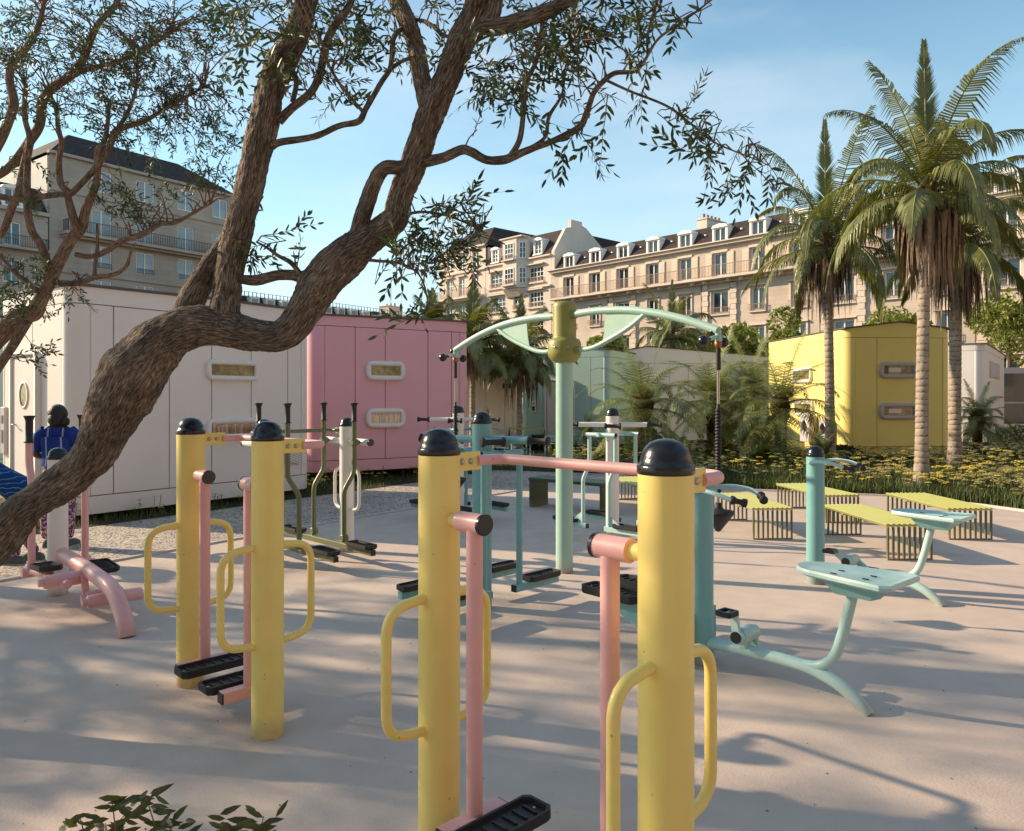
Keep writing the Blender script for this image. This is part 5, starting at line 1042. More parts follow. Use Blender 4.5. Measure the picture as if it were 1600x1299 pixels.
# ------------------------------------------------------------------ palms
M['palm_leaf'] = mat('palm_leaf', (.155, .165, .05), .42, var=.4, vscale=5, trans=.18, objrnd=.25)
M['palm_rachis'] = mat('palm_rachis', (.20, .21, .05), .5, var=.2)
M['date_leaf'] = mat('date_palm_leaf', (.17, .20, .065), .5, var=.3, vscale=6, trans=.22, objrnd=.3)
M['dry_leaf'] = mat('dry_palm_leaf', (.24, .165, .115), .8, var=.45, vscale=7, objrnd=.2)
M['palm_trunk'] = mat('ringed_palm_trunk', (.34, .28, .22), .85, var=.25, vscale=5, bump=.5, bscale=25, bdist=.02)
M['date_trunk'] = mat('rough_palm_trunk', (.13, .062, .035), .9, var=.5, vscale=14, bump=.7, bscale=30, bdist=.02)
M['dark_ring'] = mat('trunk_ring_scar', (.14, .11, .09), .9, var=.4, vscale=9)
def frond_mesh(name, L, elev, droop, n, ll, lw, seed, hang=.35, m_=('palm_leaf','palm_rachis'), vfold=.45, seg=2, skew=.55, r0=.02, skip=.05):
    q = random.Random(seed); b = MB(); d = Vector((math.cos(elev), 0, math.sin(elev))); pts = [Vector((0,0,0))]; N = 14
    for i in range(N): d = (d+Vector((0, q.uniform(-.02,.02), -droop*(i+1)/N))).normalized(); pts.append(pts[-1]+d*L/N)
    b.tube(pts, [r0*(1-.85*i/N) for i in range(N+1)], 5, 1, cap=False); path = spline(pts, 5); K = len(path)
    for i in range(n):
        t = .10+.90*i/(n-1); idx = min(int(t*(K-1)), K-2); p = path[idx]; dd = (path[idx+1]-path[idx]).normalized(); side = dd.cross(Vector((0,0,1))); side = side.normalized() if side.length > .05 else Vector((0,1,0)); up = side.cross(dd)
        lf = ll*(math.sin(math.pi*min(1, .12+.88*t)**.8)*.75+.28)*q.uniform(.85, 1.1)
        for s_ in (-1, 1):
            if q.random() < skip: continue
            o = (dd*(skew+.8*t*t)+side*s_*(1-.35*t)+up*(vfold*q.uniform(.6, 1.2))).normalized(); w = lw*q.uniform(.8, 1.2); pp = p.copy(); prev = None; cur = o.copy(); rows = []
            for k in range(seg+1):
                wd = cur.cross(up if k == 0 else up+Vector((q.uniform(-.2,.2),)*3)).normalized()*w*(1, .95, .05, .04)[min(k, 3)] if seg == 2 else cur.cross(up).normalized()*w*(1-k/seg*.95)
                rows.append((pp-wd*.5, pp+wd*.5)); cur = (cur+Vector((0,0,-hang*(k+1)))).normalized(); pp = pp+cur*lf/seg
            vs = [v for r_ in rows for v in r_]; b.add(vs, [(2*k, 2*k+1, 2*k+3, 2*k+2) for k in range(seg)], 0, False)
    return b.mesh(name, [M[m_[0]], M[m_[1]]])
def ring_trunk(t, H, r0, r1, lean=(0,0), step=.13, base_flare=1.55):
    b = MB(); pts = []; rs = []; z = 0; prof = []; q = random.Random(int(H*100))
    while z < H:
        k = z/H; r_ = r0+(r1-r0)*k+(base_flare-1)*r0*math.exp(-z/.28); st = step*q.uniform(.75, 1.3); prof += [(r_*.94, z, 1), (r_*1.02, z+st*.14, 0), (r_*.985, z+st*.86, 0), (r_*.94, z+st*.93, 0)]; z += st
    loops = []; n = 20; mi = []
    for r_, z, m_ in prof:
        k = z/H; c = Vector((lean[0]*k*k, lean[1]*k*k, z)); loops.append([c+Vector((math.cos(2*math.pi*j/n)*r_*(1+.04*mn.noise(Vector((math.cos(j*.31)*2, math.sin(j*.31)*2, z*3)))), math.sin(2*math.pi*j/n)*r_, .012*math.sin(2*math.pi*j/n+z*7)*1.0)) for j in range(n)]); mi.append(m_)
    vs = [p for lp in loops for p in lp]; fs = []; ms = []
    for i in range(len(loops)-1):
        for j in range(n): fs.append((i*n+j, i*n+(j+1) % n, (i+1)*n+(j+1) % n, (i+1)*n+j)); ms.append(1 if (mi[i+1] or mi[i]) and (i+j*7) % 5 else 0)
    ms = [m if (k_%3) else 0 for k_, m in enumerate(ms)]; b.v = [tuple(v) for v in vs]; b.f = fs; b.m = ms; b.sm = [True]*len(fs); b.build('trunk', [M['palm_trunk'], M['dark_ring']], t)
KF = {}
def king_palm(label, x, y, H, r0, r1, lean, L, seed, rot0=0.0, skirt=1.0, group='tall palms with grey ringed trunks', nlow=7):
    t = thing('palm_tree', label, 'palm tree', (x, y, 0), 0, group); q = random.Random(seed); ring_trunk(t, H, r0, r1, lean)
    top = Vector((lean[0], lean[1], H))
    # fibrous crown base
    b = MB(); b.lathe([(r1*1.0,-.35),(r1*1.5,-.1),(r1*1.7,.15),(r1*1.2,.5),(r1*.4,.8)], 12, top); b.build('crown_base', M['date_trunk'], t)
    spec = [(R(86), .02, 1, 1.0), (R(70), .18, 3, 1.04), (R(52), .29, 5, 1.04), (R(30), .34, 7, 1.0), (R(2), .30, nlow, .92)]
    j = 0
    for vi, (el, dr, cnt, ls) in enumerate(spec):
        key = (round(L, 1), vi)
        if key not in KF: KF[key] = [frond_mesh('frond', L*ls, el, dr*(1, .65, 1.35)[k], 60, .62 if vi else .42, .034, 40+vi*3+k, hang=.62 if vi else .08, vfold=.30 if vi else .10, skew=.55 if vi else 1.15, r0=.028, skip=.05 if vi else 0) for k in range(3)]
        for c in range(cnt):
            o = put('frond', KF[key][c % 3], t, top+Vector((0, 0, .25-.07*vi))); a = rot0+c*2*math.pi/cnt+q.uniform(-.25,.25)+vi*.7; o.rotation_euler = (0, 0, a if vi else R(78)); s_ = q.uniform(.88, 1.08); o.scale = (s_, s_, s_)
    # dry hanging leaves
    b = MB(); n = int(230*skirt)
    for _ in range(n):
        a = q.uniform(0, 2*math.pi); r_ = r1*q.uniform(1.0, 1.8); l_ = q.uniform(.6, 1.75)*min(1, skirt+.3); z = q.uniform(-.35, .15); p = top+Vector((math.cos(a)*r_, math.sin(a)*r_, z)); o = Vector((math.cos(a), math.sin(a), 0)); sd = Vector((-math.sin(a+q.uniform(-1,1)), math.cos(a), q.uniform(-.3,.3)))*q.uniform(.014,.045); k1 = q.uniform(.10,.62)
        r1_ = p+o*k1*.7+Vector((0,0,-l_*.3)); r2_ = r1_+o*q.uniform(-.08,.10)+Vector((q.uniform(-.05,.05), q.uniform(-.05,.05), -l_*.7)); b.add([p-sd, p+sd, r1_+sd, r1_-sd, r2_+sd*.2, r2_-sd*.2], [(0,1,2,3),(3,2,4,5)])
    o = b.build('dry_leaves', M['dry_leaf'], t); tag(o, kind='stuff')
    return t
king_palm('thick nearest palm in the middle of the three tall palms, tallest crown', 7.67, 14.2, 5.55, .118, .098, (.10, 0), 2.75, 3, .6, nlow=9)
king_palm('tall palm at the right, its trunk just right of the tallest one', 10.45, 17.9, 5.3, .14, .12, (.05, 0), 2.9, 4, 1.5)
king_palm('leftmost of the three tall palms, in front of the yellow cottage wall', 7.97, 19.0, 5.55, .125, .10, (-.1, 0), 2.9, 5, 2.2)
king_palm('palm tree whose fronds hang in at the right edge', 13.6, 16.3, 5.3, .14, .11, (0, 0), 2.9, 6, .2)
king_palm('palm with a thin trunk in front of the mint cottage corner', .22, 24.0, 2.95, .085, .075, (.05, 0), 2.0, 7, .9, .55, 'small palms behind the turning pole')
king_palm('palm half hidden behind the right end of the pink cottage', -1.2, 23.0, 3.3, .09, .08, (0, 0), 1.7, 8, .3, .4, 'small palms behind the turning pole')
king_palm('palm whose tip shows above the pink cottage roof', -2.75, 26.0, 4.0, .09, .08, (0, 0), 1.3, 9, .3, .4, 'small palms behind the turning pole')
king_palm('palm standing behind the long white cottage', 7.6, 36.0, 4.6, .12, .10, (0, 0), 2.6, 10, .3, .4, 'small palms behind the turning pole')
DF = {}
def date_palm(label, x, y, H, L, seed, n=44, tr=.14, skin='date_trunk', green=1, thick=1.0):
    t = thing('date_palm', label, 'palm tree', (x, y, 0), 0, 'small feathery date palms'); q = random.Random(seed)
    b = MB(); b.lathe([(tr*1.1,0),(tr*.85,.1),(tr*.8,H*.5),(tr*1.15,H*.85),(tr*1.6,H),(tr*1.3,H+.22),(tr*.5,H+.32)], 14)
    zz = .05
    k = 0
    while zz < H+.1:
        for j in range(9):
            a = j*2*math.pi/9+k*.35; rr = tr*(.86 if zz < H*.6 else .86+.75*(zz-H*.6)/(H*.4)); p = Vector((math.cos(a)*rr, math.sin(a)*rr, zz)); o = Vector((math.cos(a), math.sin(a), 0)); s_ = Vector((-math.sin(a), math.cos(a), 0))
            b.add([p-s_*.035, p+s_*.035, p+o*.045+s_*.018+Vector((0,0,.055)), p+o*.045-s_*.018+Vector((0,0,.055)), p+Vector((0,0,.07))], [(0,1,2,3),(3,2,4),(0,3,4),(1,4,2)])
        zz += .065; k += 1
    b.build('trunk', M[skin], t); top = Vector((0,0,H+.18))
    spec = [(R(74), .07), (R(56), .19), (R(40), .235), (R(22), .24), (R(0), .17), (R(-32), .06)]
    cnts = [2, 5, 8, 9, 8, 6]; tot = sum(cnts)
    for vi, (el, dr) in enumerate(spec):
        key = (round(L, 1), vi)
        if key not in DF: DF[key] = [frond_mesh('frond', L, el, dr, 46, .34*L/1.6+.06, .017*thick, 80+vi*3+k, hang=.16, m_=('date_leaf','palm_rachis'), vfold=.14, seg=2, skew=.40, r0=.011) for k in range(2)]
        for c in range(int(cnts[vi]*n/tot+.5)):
            o = put('frond', DF[key][c % 2], t, top-Vector((0,0,.06*vi))); o.rotation_euler = (0, 0, c*2*math.pi/max(1, int(cnts[vi]*n/tot+.5))+q.uniform(-.25,.25)+vi*.5); s_ = q.uniform(.85, 1.1); o.scale = (s_, s_, s_)
    return t
date_palm('bushy date palm in front of the long white cottage, right of the mint pole', 3.30, 19.2, 1.55, 1.95, 1, 40, .17)
date_palm('date palm with rusty trunk left of the ribbed hanging rod', 5.60, 21.3, 1.75, 1.8, 2, 38, .12)
date_palm('date palm against the lit yellow cottage wall', 7.05, 19.9, 1.55, 1.85, 3, 38, .15)
date_palm('smallest date palm, in front of the rightmost white cottage', 14.6, 23.8, 1.05, 1.3, 4, 34, .14)
date_palm('date palm between the long white cottage and the yellow cottage', 8.6, 27.5, 2.0, 1.9, 5, 36, .12)
date_palm('date palm outside the right edge by the dark pavilion', 18.8, 25.5, 1.2, 1.5, 6, 36, .13)
def fan_plant(label, x, y, H, L, n, seed, m_='date_leaf', w=.035, trunk=.0, name='yucca'):
    t = thing(name, label, 'plant', (x, y, 0)); q = random.Random(seed)
    if trunk: b = MB(); b.lathe([(.09,0),(.07,.2),(.07,trunk),(.04,trunk+.1)], 10); b.build('trunk', M['dry_leaf'], t)
    b = MB()
    for _ in range(n):
        a = q.uniform(0, 2*math.pi); el = R(q.uniform(-10, 88)); d = Vector((math.cos(a)*math.cos(el), math.sin(a)*math.cos(el), math.sin(el))); s_ = d.cross(Vector((0,0,1))); s_ = s_.normalized()*w/2 if s_.length > .01 else Vector((w/2,0,0)); l_ = L*q.uniform(.7, 1.1); p = Vector((0,0,trunk+H*.1)); p1 = p+d*l_*.5; p2 = p1+(d+Vector((0,0,-.35*math.cos(el)))).normalized()*l_*.5
        b.add([p-s_*.6, p+s_*.6, p1+s_, p1-s_, p2], [(0,1,2,3),(3,2,4)])
    b.build('leaves', M[m_], t); return t
fan_plant('spiky yucca on a short trunk beside the woman in the pale dress', -.72, 22.0, .5, .62, 90, 1, 'dry_leaf', .03, .85)
fan_plant('dark spiky yucca right of the mint pole', 2.35, 23.6, .5, .75, 110, 2, 'date_leaf', .045, .55)
for i, (lb_, x, y, L) in enumerate((('arching green fern clump left of the ribbed rod', 5.6, 20.5, 1.0), ('arching yellow-green fern clump below the yellow wall', 7.3, 17.9, .9), ('fern clump between the ribbed rod and the farther bike post', 6.3, 19.0, .9), ('large fern clump beside the rusty date palm trunk', 6.9, 21.6, 1.25), ('low fern clump in front of the bushy date palm', 4.1, 18.3, .7), ('fern clump behind the white post stepper', 2.5, 19.5, .75))):
    t = thing('fern_clump', lb_, 'plant', (x, y, 0)); q = random.Random(50+i)
    me = [frond_mesh('frond', L, R(e), dr, 30, .26, .026, 200+i*5+k, hang=.25, vfold=.3, r0=.01) for k, (e, dr) in enumerate(((78, .16), (58, .22), (35, .22)))]
    for c in range(20): o = put('frond', me[c % 3], t, (q.uniform(-.12,.12), q.uniform(-.12,.12), .05)); o.rotation_euler = (0, 0, q.uniform(0, 6.28)); s_ = q.uniform(.7, 1.15); o.scale = (s_,)*3
# ------------------------------------------------------------------ broadleaf trees and shrubs
M['tree_leaf'] = mat('tree_leaf', (.20, .22, .045), .55, var=.4, vscale=1.2, trans=.25)
M['shrub_leaf'] = mat('shrub_leaf', (.045, .065, .02), .6, var=.45, vscale=2, trans=.12)
M['brown_bark'] = mat('brown_bark', (.09, .06, .04), .9, var=.3, bump=.5)
def leaf_cloud(cen, rad, n, size, seed, gap=.0, shell=.5):
    g_ = np.random.default_rng(seed); out = []
    while sum(len(o) for o in out) < n:
        u = g_.normal(size=(n*2, 3)); u /= np.linalg.norm(u, axis=1)[:, None]; r_ = g_.random(n*2)**(1/3*(1-shell)+.0001); pts = u*r_[:, None]*np.array(rad)
        k = np.array([mn.noise(Vector(p*(1.6/max(rad)) * 2 + seed)) for p in pts]) > gap+(-.1); out.append(pts[k])
    p = np.vstack(out)[:n]+np.array(cen); a = g_.normal(size=(n, 3)); a /= np.linalg.norm(a, axis=1)[:, None]; b = np.cross(a, g_.normal(size=(n, 3))); b /= np.linalg.norm(b, axis=1)[:, None]; s = size*g_.uniform(.6, 1.3, n)[:, None]
    V = np.stack([p-a*s, p+b*s*.42, p+a*s, p-b*s*.42], 1).reshape(-1, 3); return V
def cloud_mesh(name, Vs, m_, parent, kind='stuff'):
    V = np.vstack(Vs); me = tri_mesh(name, V, np.arange(len(V)).reshape(-1, 4), M[m_]); o = put(name, me, parent); return tag(o, kind=kind)
def broad_tree(label, x, y, H, rc, n, seed, size=.16, m_='tree_leaf'):
    t = thing('leafy_tree', label, 'tree', (x, y, 0), 0, 'pale green trees before the town buildings'); q = random.Random(seed)
    b = MB(); b.tube(spline([(0,0,0),(.05,.05,H*.25),(-.05,0,H*.5),(0,0,H*.85)], 4), splinef([.14,.12,.09,.03], 4), 8)
    Vs = []
    for k in range(9):
        a = k*2.4+q.uniform(-.3,.3); z = H*q.uniform(.42, .92); rr = rc*q.uniform(.35, .75)*(1.15-z/H*.5); c = (math.cos(a)*rr, math.sin(a)*rr, z)
        b.tube([(0,0,z*.7), (c[0]*.5, c[1]*.5, z*.88), c], [.05,.035,.012], 6); s_ = rc*q.uniform(.36, .55); Vs.append(leaf_cloud(c, (s_, s_, s_*.62), n//10, size, seed*31+k))
    Vs.append(leaf_cloud((0,0,H*.92), (rc*.45, rc*.45, H*.14), n//10, size, seed*31+11))
    b.build('trunk', M['brown_bark'], t); cloud_mesh('crown', Vs, m_, t, None)
    return t
for lb_, px, py, Y, H, rc in (('leafy tree behind the mint pole arm, left one', 955, 0, 42, 5.2, 2.0), ('leafy tree behind the long white cottage', 1095, 0, 44, 5.2, 2.4), ('leafy tree left of the leftmost tall palm', 1226, 0, 40, 6.2, 1.9), ('leafy tree above the yellow cottage roof', 1392, 0, 38, 6.0, 2.4), ('large leafy tree at the right edge above the white cottage', 1578, 0, 42, 7.4, 2.6), ('leafy tree outside the right edge', 1690, 0, 42, 7.6, 2.8), ('leafy tree behind the gap between yellow and long white cottages', 1152, 0, 36, 5.0, 2.2)):
    broad_tree(lb_, (px-800)/F*Y, Y, H, rc, 5200, int(px), .15)
def shrub(label, x, y, r, h, seed, m_='shrub_leaf', n=2600):
    t = thing('shrub', label, 'shrub', (x, y, 0), 0, 'low dark shrubs'); b = MB(); q = random.Random(seed)
    for _ in range(7): a = q.uniform(0, 6.28); b.tube([(0,0,0), (math.cos(a)*r*.4, math.sin(a)*r*.4, h*.5), (math.cos(a)*r*.7, math.sin(a)*r*.7, h*.8)], [.02,.012,.005], 5)
    b.build('stems', M['brown_bark'], t); cloud_mesh('foliage', [leaf_cloud((0,0,h*.5), (r, r, h*.52), n, .05, seed, shell=.4)], m_, t, None)
for i, (lb_, x, y, r, h) in enumerate((('dark shrub behind the rusty date palm', 7.4, 24.6, .9, 1.0), ('dark shrub at the foot of the long white cottage', 4.6, 25.6, .8, .7), ('low shrub beside the rightmost white cottage', 17.2, 25.3, 1.3, .8), ('low shrub at the right edge below the pavilion', 19.6, 27.0, 1.8, .9), ('shrub between the picnic tables and the mint cottage', .9, 25.4, .6, .5), ('dark shrub under the farther bike post handlebars', 8.6, 20.0, .6, .5), ('shrub at the left end of the long white cottage', 3.0, 25.9, .7, .8))): shrub(lb_, x, y, r, h, 70+i)
# ------------------------------------------------------------------ grass and yarrow
M['grass'] = mat('grass_blade', (.060, .085, .018), .6, var=.45, vscale=1.5, trans=.15)
M['flower_yellow'] = mat('yarrow_yellow', (.66, .49, .07), .7, var=.25, vscale=1.3)
M['flower_faded'] = mat('yarrow_faded', (.30, .255, .085), .8, var=.35, vscale=1.3)
M['stem_green'] = mat('yarrow_stem', (.10, .12, .03), .7)
def inpoly(pts, poly):
    x, y = pts[:, 0], pts[:, 1]; c = np.zeros(len(pts), bool); j = len(poly)-1
    for i in range(len(poly)):
        xi, yi = poly[i]; xj, yj = poly[j]; k = ((yi > y) != (yj > y)) & (x < (xj-xi)*(y-yi)/((yj-yi) or 1e-9)+xi); c ^= k; j = i
    return c
def edge_dist(pts, line):
    d = np.full(len(pts), 1e9)
    for a, b in zip(line, line[1:]):
        a, b = np.array(a), np.array(b); ab = b-a; t = np.clip(((pts-a)@ab)/(ab@ab), 0, 1); d = np.minimum(d, np.linalg.norm(pts-a-t[:, None]*ab, axis=1))
    return d
def scatter(n, box, poly, vis=True):
    p = nr.uniform((box[0], box[2]), (box[1], box[3]), (n, 2)); p = p[inpoly(p, poly)]
    if vis: k = np.abs(p[:, 0]) < p[:, 1]*.72+.6; p = p[k]
    return p
def blades(name, p, hmin, hmax, w, m_, kind='stuff', lean=.5):
    n = len(p); a = nr.uniform(0, 6.28, n); h = nr.uniform(hmin, hmax, n); wv = np.stack([np.cos(a), np.sin(a), np.zeros(n)], 1)*w; b = nr.uniform(0, 6.28, n); l_ = nr.uniform(.1, lean, n)*h
    base = np.stack([p[:, 0], p[:, 1], np.full(n, .015)], 1); mid = base+np.stack([np.cos(b)*l_*.3, np.sin(b)*l_*.3, h*.6], 1); tip = base+np.stack([np.cos(b)*l_, np.sin(b)*l_, h], 1)
    V = np.stack([base-wv, base+wv, mid+wv*.7, mid-wv*.7, tip], 1).reshape(-1, 3); o = np.arange(n)[:, None]*5
    Fq = np.vstack([o+np.array([[0,1,2]]), o+np.array([[0,2,3]]), o+np.array([[3,2,4]])]); me = tri_mesh(name, V, Fq, M[m_]); return tag(put(name, me), name.replace('_', ' '), None, None, kind)
BED_LINE = LAWN[3:14]
pb = scatter(520000, (-8, 30, 9, 25), LAWN); dens = np.clip(14/pb[:, 1], .25, 1)**1.6; pb = pb[nr.random(len(pb)) < dens]
left = pb[(pb[:, 0] < -.2) | ((pb[:, 1] > 17.4) & (pb[:, 0] < 1.0))]; right = pb[~((pb[:, 0] < -.2) | ((pb[:, 1] > 17.4) & (pb[:, 0] < 1.0)))]
dr = edge_dist(right, LAWN[4:14])
g1 = blades('lawn_grass', left[:26000], .04, .13, .006, 'grass'); g1['label'] = 'dark short grass at the foot of the white and pink cottages'; g1['category'] = 'grass'
sel = right[nr.random(len(right)) < np.where(dr < .9, 1, .62)]
g2 = blades('bed_grass', sel[:95000], .10, .30, .008, 'grass'); g2['label'] = 'green grass and leafy growth filling the flower bed'; g2['category'] = 'grass'
def yarrow(name, p, hmin, hmax, R_, m_, label):
    n = len(p); K = 9; h = nr.uniform(hmin, hmax, n); s = nr.uniform(.7, 1.25, n)*R_; tilt = nr.normal(0, .15, (n, 2))
    ang_ = np.arange(K)*2.39996; rad = np.sqrt((np.arange(K)+.5)/K); ox, oy = np.cos(ang_)*rad, np.sin(ang_)*rad
    cx = p[:, 0, None]+ox*s[:, None]; cy = p[:, 1, None]+oy*s[:, None]; cz = h[:, None]+(-(rad**2)*.28*s[:, None])+tilt[:, 0, None]*ox*s[:, None]+tilt[:, 1, None]*oy*s[:, None]
    cen = np.stack([cx, cy, cz], 2).reshape(-1, 3); fr = np.repeat(s*.40, K); hx = np.arange(6)*math.pi/3
    ring = np.stack([np.cos(hx), np.sin(hx), np.full(6, -.38)], 1); V = np.concatenate([cen[:, None, :]+np.array([0,0,.0]), cen[:, None, :]+ring[None]*fr[:, None, None]], 1).reshape(-1, 3); o = np.arange(len(cen))[:, None]*7
    Fq = np.vstack([o+np.array([[0, 1+k, 1+(k+1) % 6]]) for k in range(6)]); m0 = len(Fq)
    # stems
    a = nr.uniform(0, 6.28, n); wv = np.stack([np.cos(a), np.sin(a), np.zeros(n)], 1)*.005; b0 = np.stack([p[:, 0], p[:, 1], np.full(n, .01)], 1)+nr.normal(0, .02, (n, 3))*[1,1,0]; t0 = np.stack([p[:, 0], p[:, 1], h-.01], 1)
    V2 = np.stack([b0-wv, b0+wv, t0+wv, t0-wv, t0+wv*14-[0,0,.03], t0-wv*14-[0,0,.03]], 1).reshape(-1, 3); o2 = len(V)+np.arange(n)[:, None]*6; F2 = np.vstack([o2+np.array([[0,1,2]]), o2+np.array([[0,2,3]]), o2+np.array([[2,3,4]]), o2+np.array([[2,3,5]])])
    me = tri_mesh(name, np.vstack([V, V2]), np.vstack([Fq, F2]), [M[m_], M['stem_green']], np.r_[np.zeros(m0), np.ones(len(F2))]); o = put(name, me); return tag(o, label, 'flowers', None, 'stuff')
pf = scatter(26000, (1, 30, 9, 25), LAWN); df = edge_dist(pf, LAWN[4:14]); kf = np.array([mn.noise(Vector((p[0]*.5, p[1]*.5, 3))) for p in pf]); gate = np.clip((14-pf[:, 1])/6+.75, .35, 1)*np.where(pf[:, 0] > 6, 1.0, .8)
pf = pf[(df > .55+kf*.8) & (kf > -.30) & (nr.random(len(pf)) < gate)]
kind_ = np.array([mn.noise(Vector((p[0]*.9, p[1]*.9, 9))) for p in pf])+nr.normal(0, .22, len(pf))
yarrow('yarrow_flowers', pf[kind_ > .16][:3600], .26, .46, .062, 'flower_yellow', 'bright yellow flat-headed flowers in the bed behind the benches')
yarrow('faded_yarrow', pf[kind_ <= .16][:5200], .22, .44, .064, 'flower_faded', 'faded olive-yellow flower heads among the bright ones')
pl_ = scatter(9000, (-7, 1.5, 9, 20), LAWN); dl = edge_dist(pl_, [(-6.1,10.2),(-3.6,13.75),(-4.0,15.2),(-.9,17.1)]); pl_ = pl_[(dl < .5) & (dl > .08)]; kl_ = np.array([mn.noise(Vector((p[0]*1.2, p[1]*1.2, 5))) for p in pl_]); pl_ = pl_[kl_ > .0]
yarrow('cottage_foot_flowers', pl_[:230], .16, .34, .035, 'flower_yellow', 'small yellow flowers at the foot of the pink and white cottages')
# bits of litter leaf and grit on the plaza
M['grit'] = mat('grit', (.16, .12, .09), .9)
pg = nr.uniform((-4, 2.2), (5, 9), (420, 2)); n = len(pg); a = nr.uniform(0, 6.28, n); s = nr.uniform(.002, .007, n)[:, None]; c = np.stack([pg[:, 0], pg[:, 1], np.full(n, .008)], 1); u = np.stack([np.cos(a), np.sin(a), np.zeros(n)], 1)*s; v = np.stack([-np.sin(a), np.cos(a), np.zeros(n)], 1)*s*.7; up = np.array([0,0,1])*s*.7
V = np.stack([c-u, c+v, c+u, c-v, c+up], 1).reshape(-1, 3); o_ = np.arange(n)[:, None]*5; Fq = np.vstack([o_+np.array([[0,1,4]]), o_+np.array([[1,2,4]]), o_+np.array([[2,3,4]]), o_+np.array([[3,0,4]])])
tag(put('grit', tri_mesh('grit', V, Fq, M['grit'])), 'specks of grit scattered over the pale plaza', 'grit', None, 'stuff')
# --- foreground olive sapling
M['near_leaf'] = mat('sapling_leaf', (.055, .062, .018), .42, var=.3, vscale=25, trans=.25, objrnd=.3, bump=.2, bscale=120)
t = thing('olive_sapling', 'olive sapling leaf tips poking up at the bottom left corner', 'plant', (-1.0, 2.02, 0)); q = random.Random(4)
LM = []
for k in range(4): b = MB(); leaf(b, Vector((0,0,0)), Vector((1,0,0)), Vector((0,0,1)), .060, .0155, 0, .22, (.05,.14,.0,-.06)[k]); LM.append(b.mesh('leaf', M['near_leaf']))
b = MB(); loc = lambda p: p-Vector((-1.0, 2.02, 0))
stems = [[(205,1640),(200,1450),(185,1330),(175,1252)],[(205,1640),(225,1430),(245,1320),(228,1246)],[(210,1640),(170,1420),(140,1330),(125,1278)],[(215,1640),(310,1420),(365,1325),(348,1284)],[(215,1640),(330,1400),(395,1325),(412,1276)],[(205,1640),(215,1400),(270,1320),(262,1290)],[(205,1640),(190,1430),(160,1330),(205,1262)]]
tips = []
for i, st in enumerate(stems):
    Ys = 2.02+q.uniform(-.12,.12); pts = [loc(P(x, y, 2.02+(Ys-2.02)*k/3)) for k, (x, y) in enumerate(st)]; path = spline(pts, 8); b.tube(path, splinef([.005,.004,.0025,.001], 8), 6, cap=False); tips.append(path)
b.build('stems', M['olive_bark2'], t)
for path in tips:
    for k in range(22):
        i = len(path)-1-int((k/22)**1.1*len(path)*.50); p = path[i]; dd = (path[min(i+1, len(path)-1)]-path[max(i-1, 0)]).normalized()
        d = Vector((q.uniform(-1,1)*1.2, q.uniform(-.6,.6), q.uniform(-.35,.55))).normalized(); o = put('leaf', LM[q.randrange(4)], t)
        nrm = Vector((q.uniform(-.6,.6), -1, q.uniform(-.1,.9))).normalized(); x = d; y = nrm.cross(x).normalized(); z = x.cross(y); m_ = Matrix((x, y, z)).transposed().to_4x4(); m_.translation = p+Vector((q.uniform(-.035,.035), q.uniform(-.03,.03), q.uniform(-.02,.02))); s_ = q.uniform(.75, 1.15); o.matrix_local = m_ @ Matrix.Diagonal((s_, s_, s_, 1))
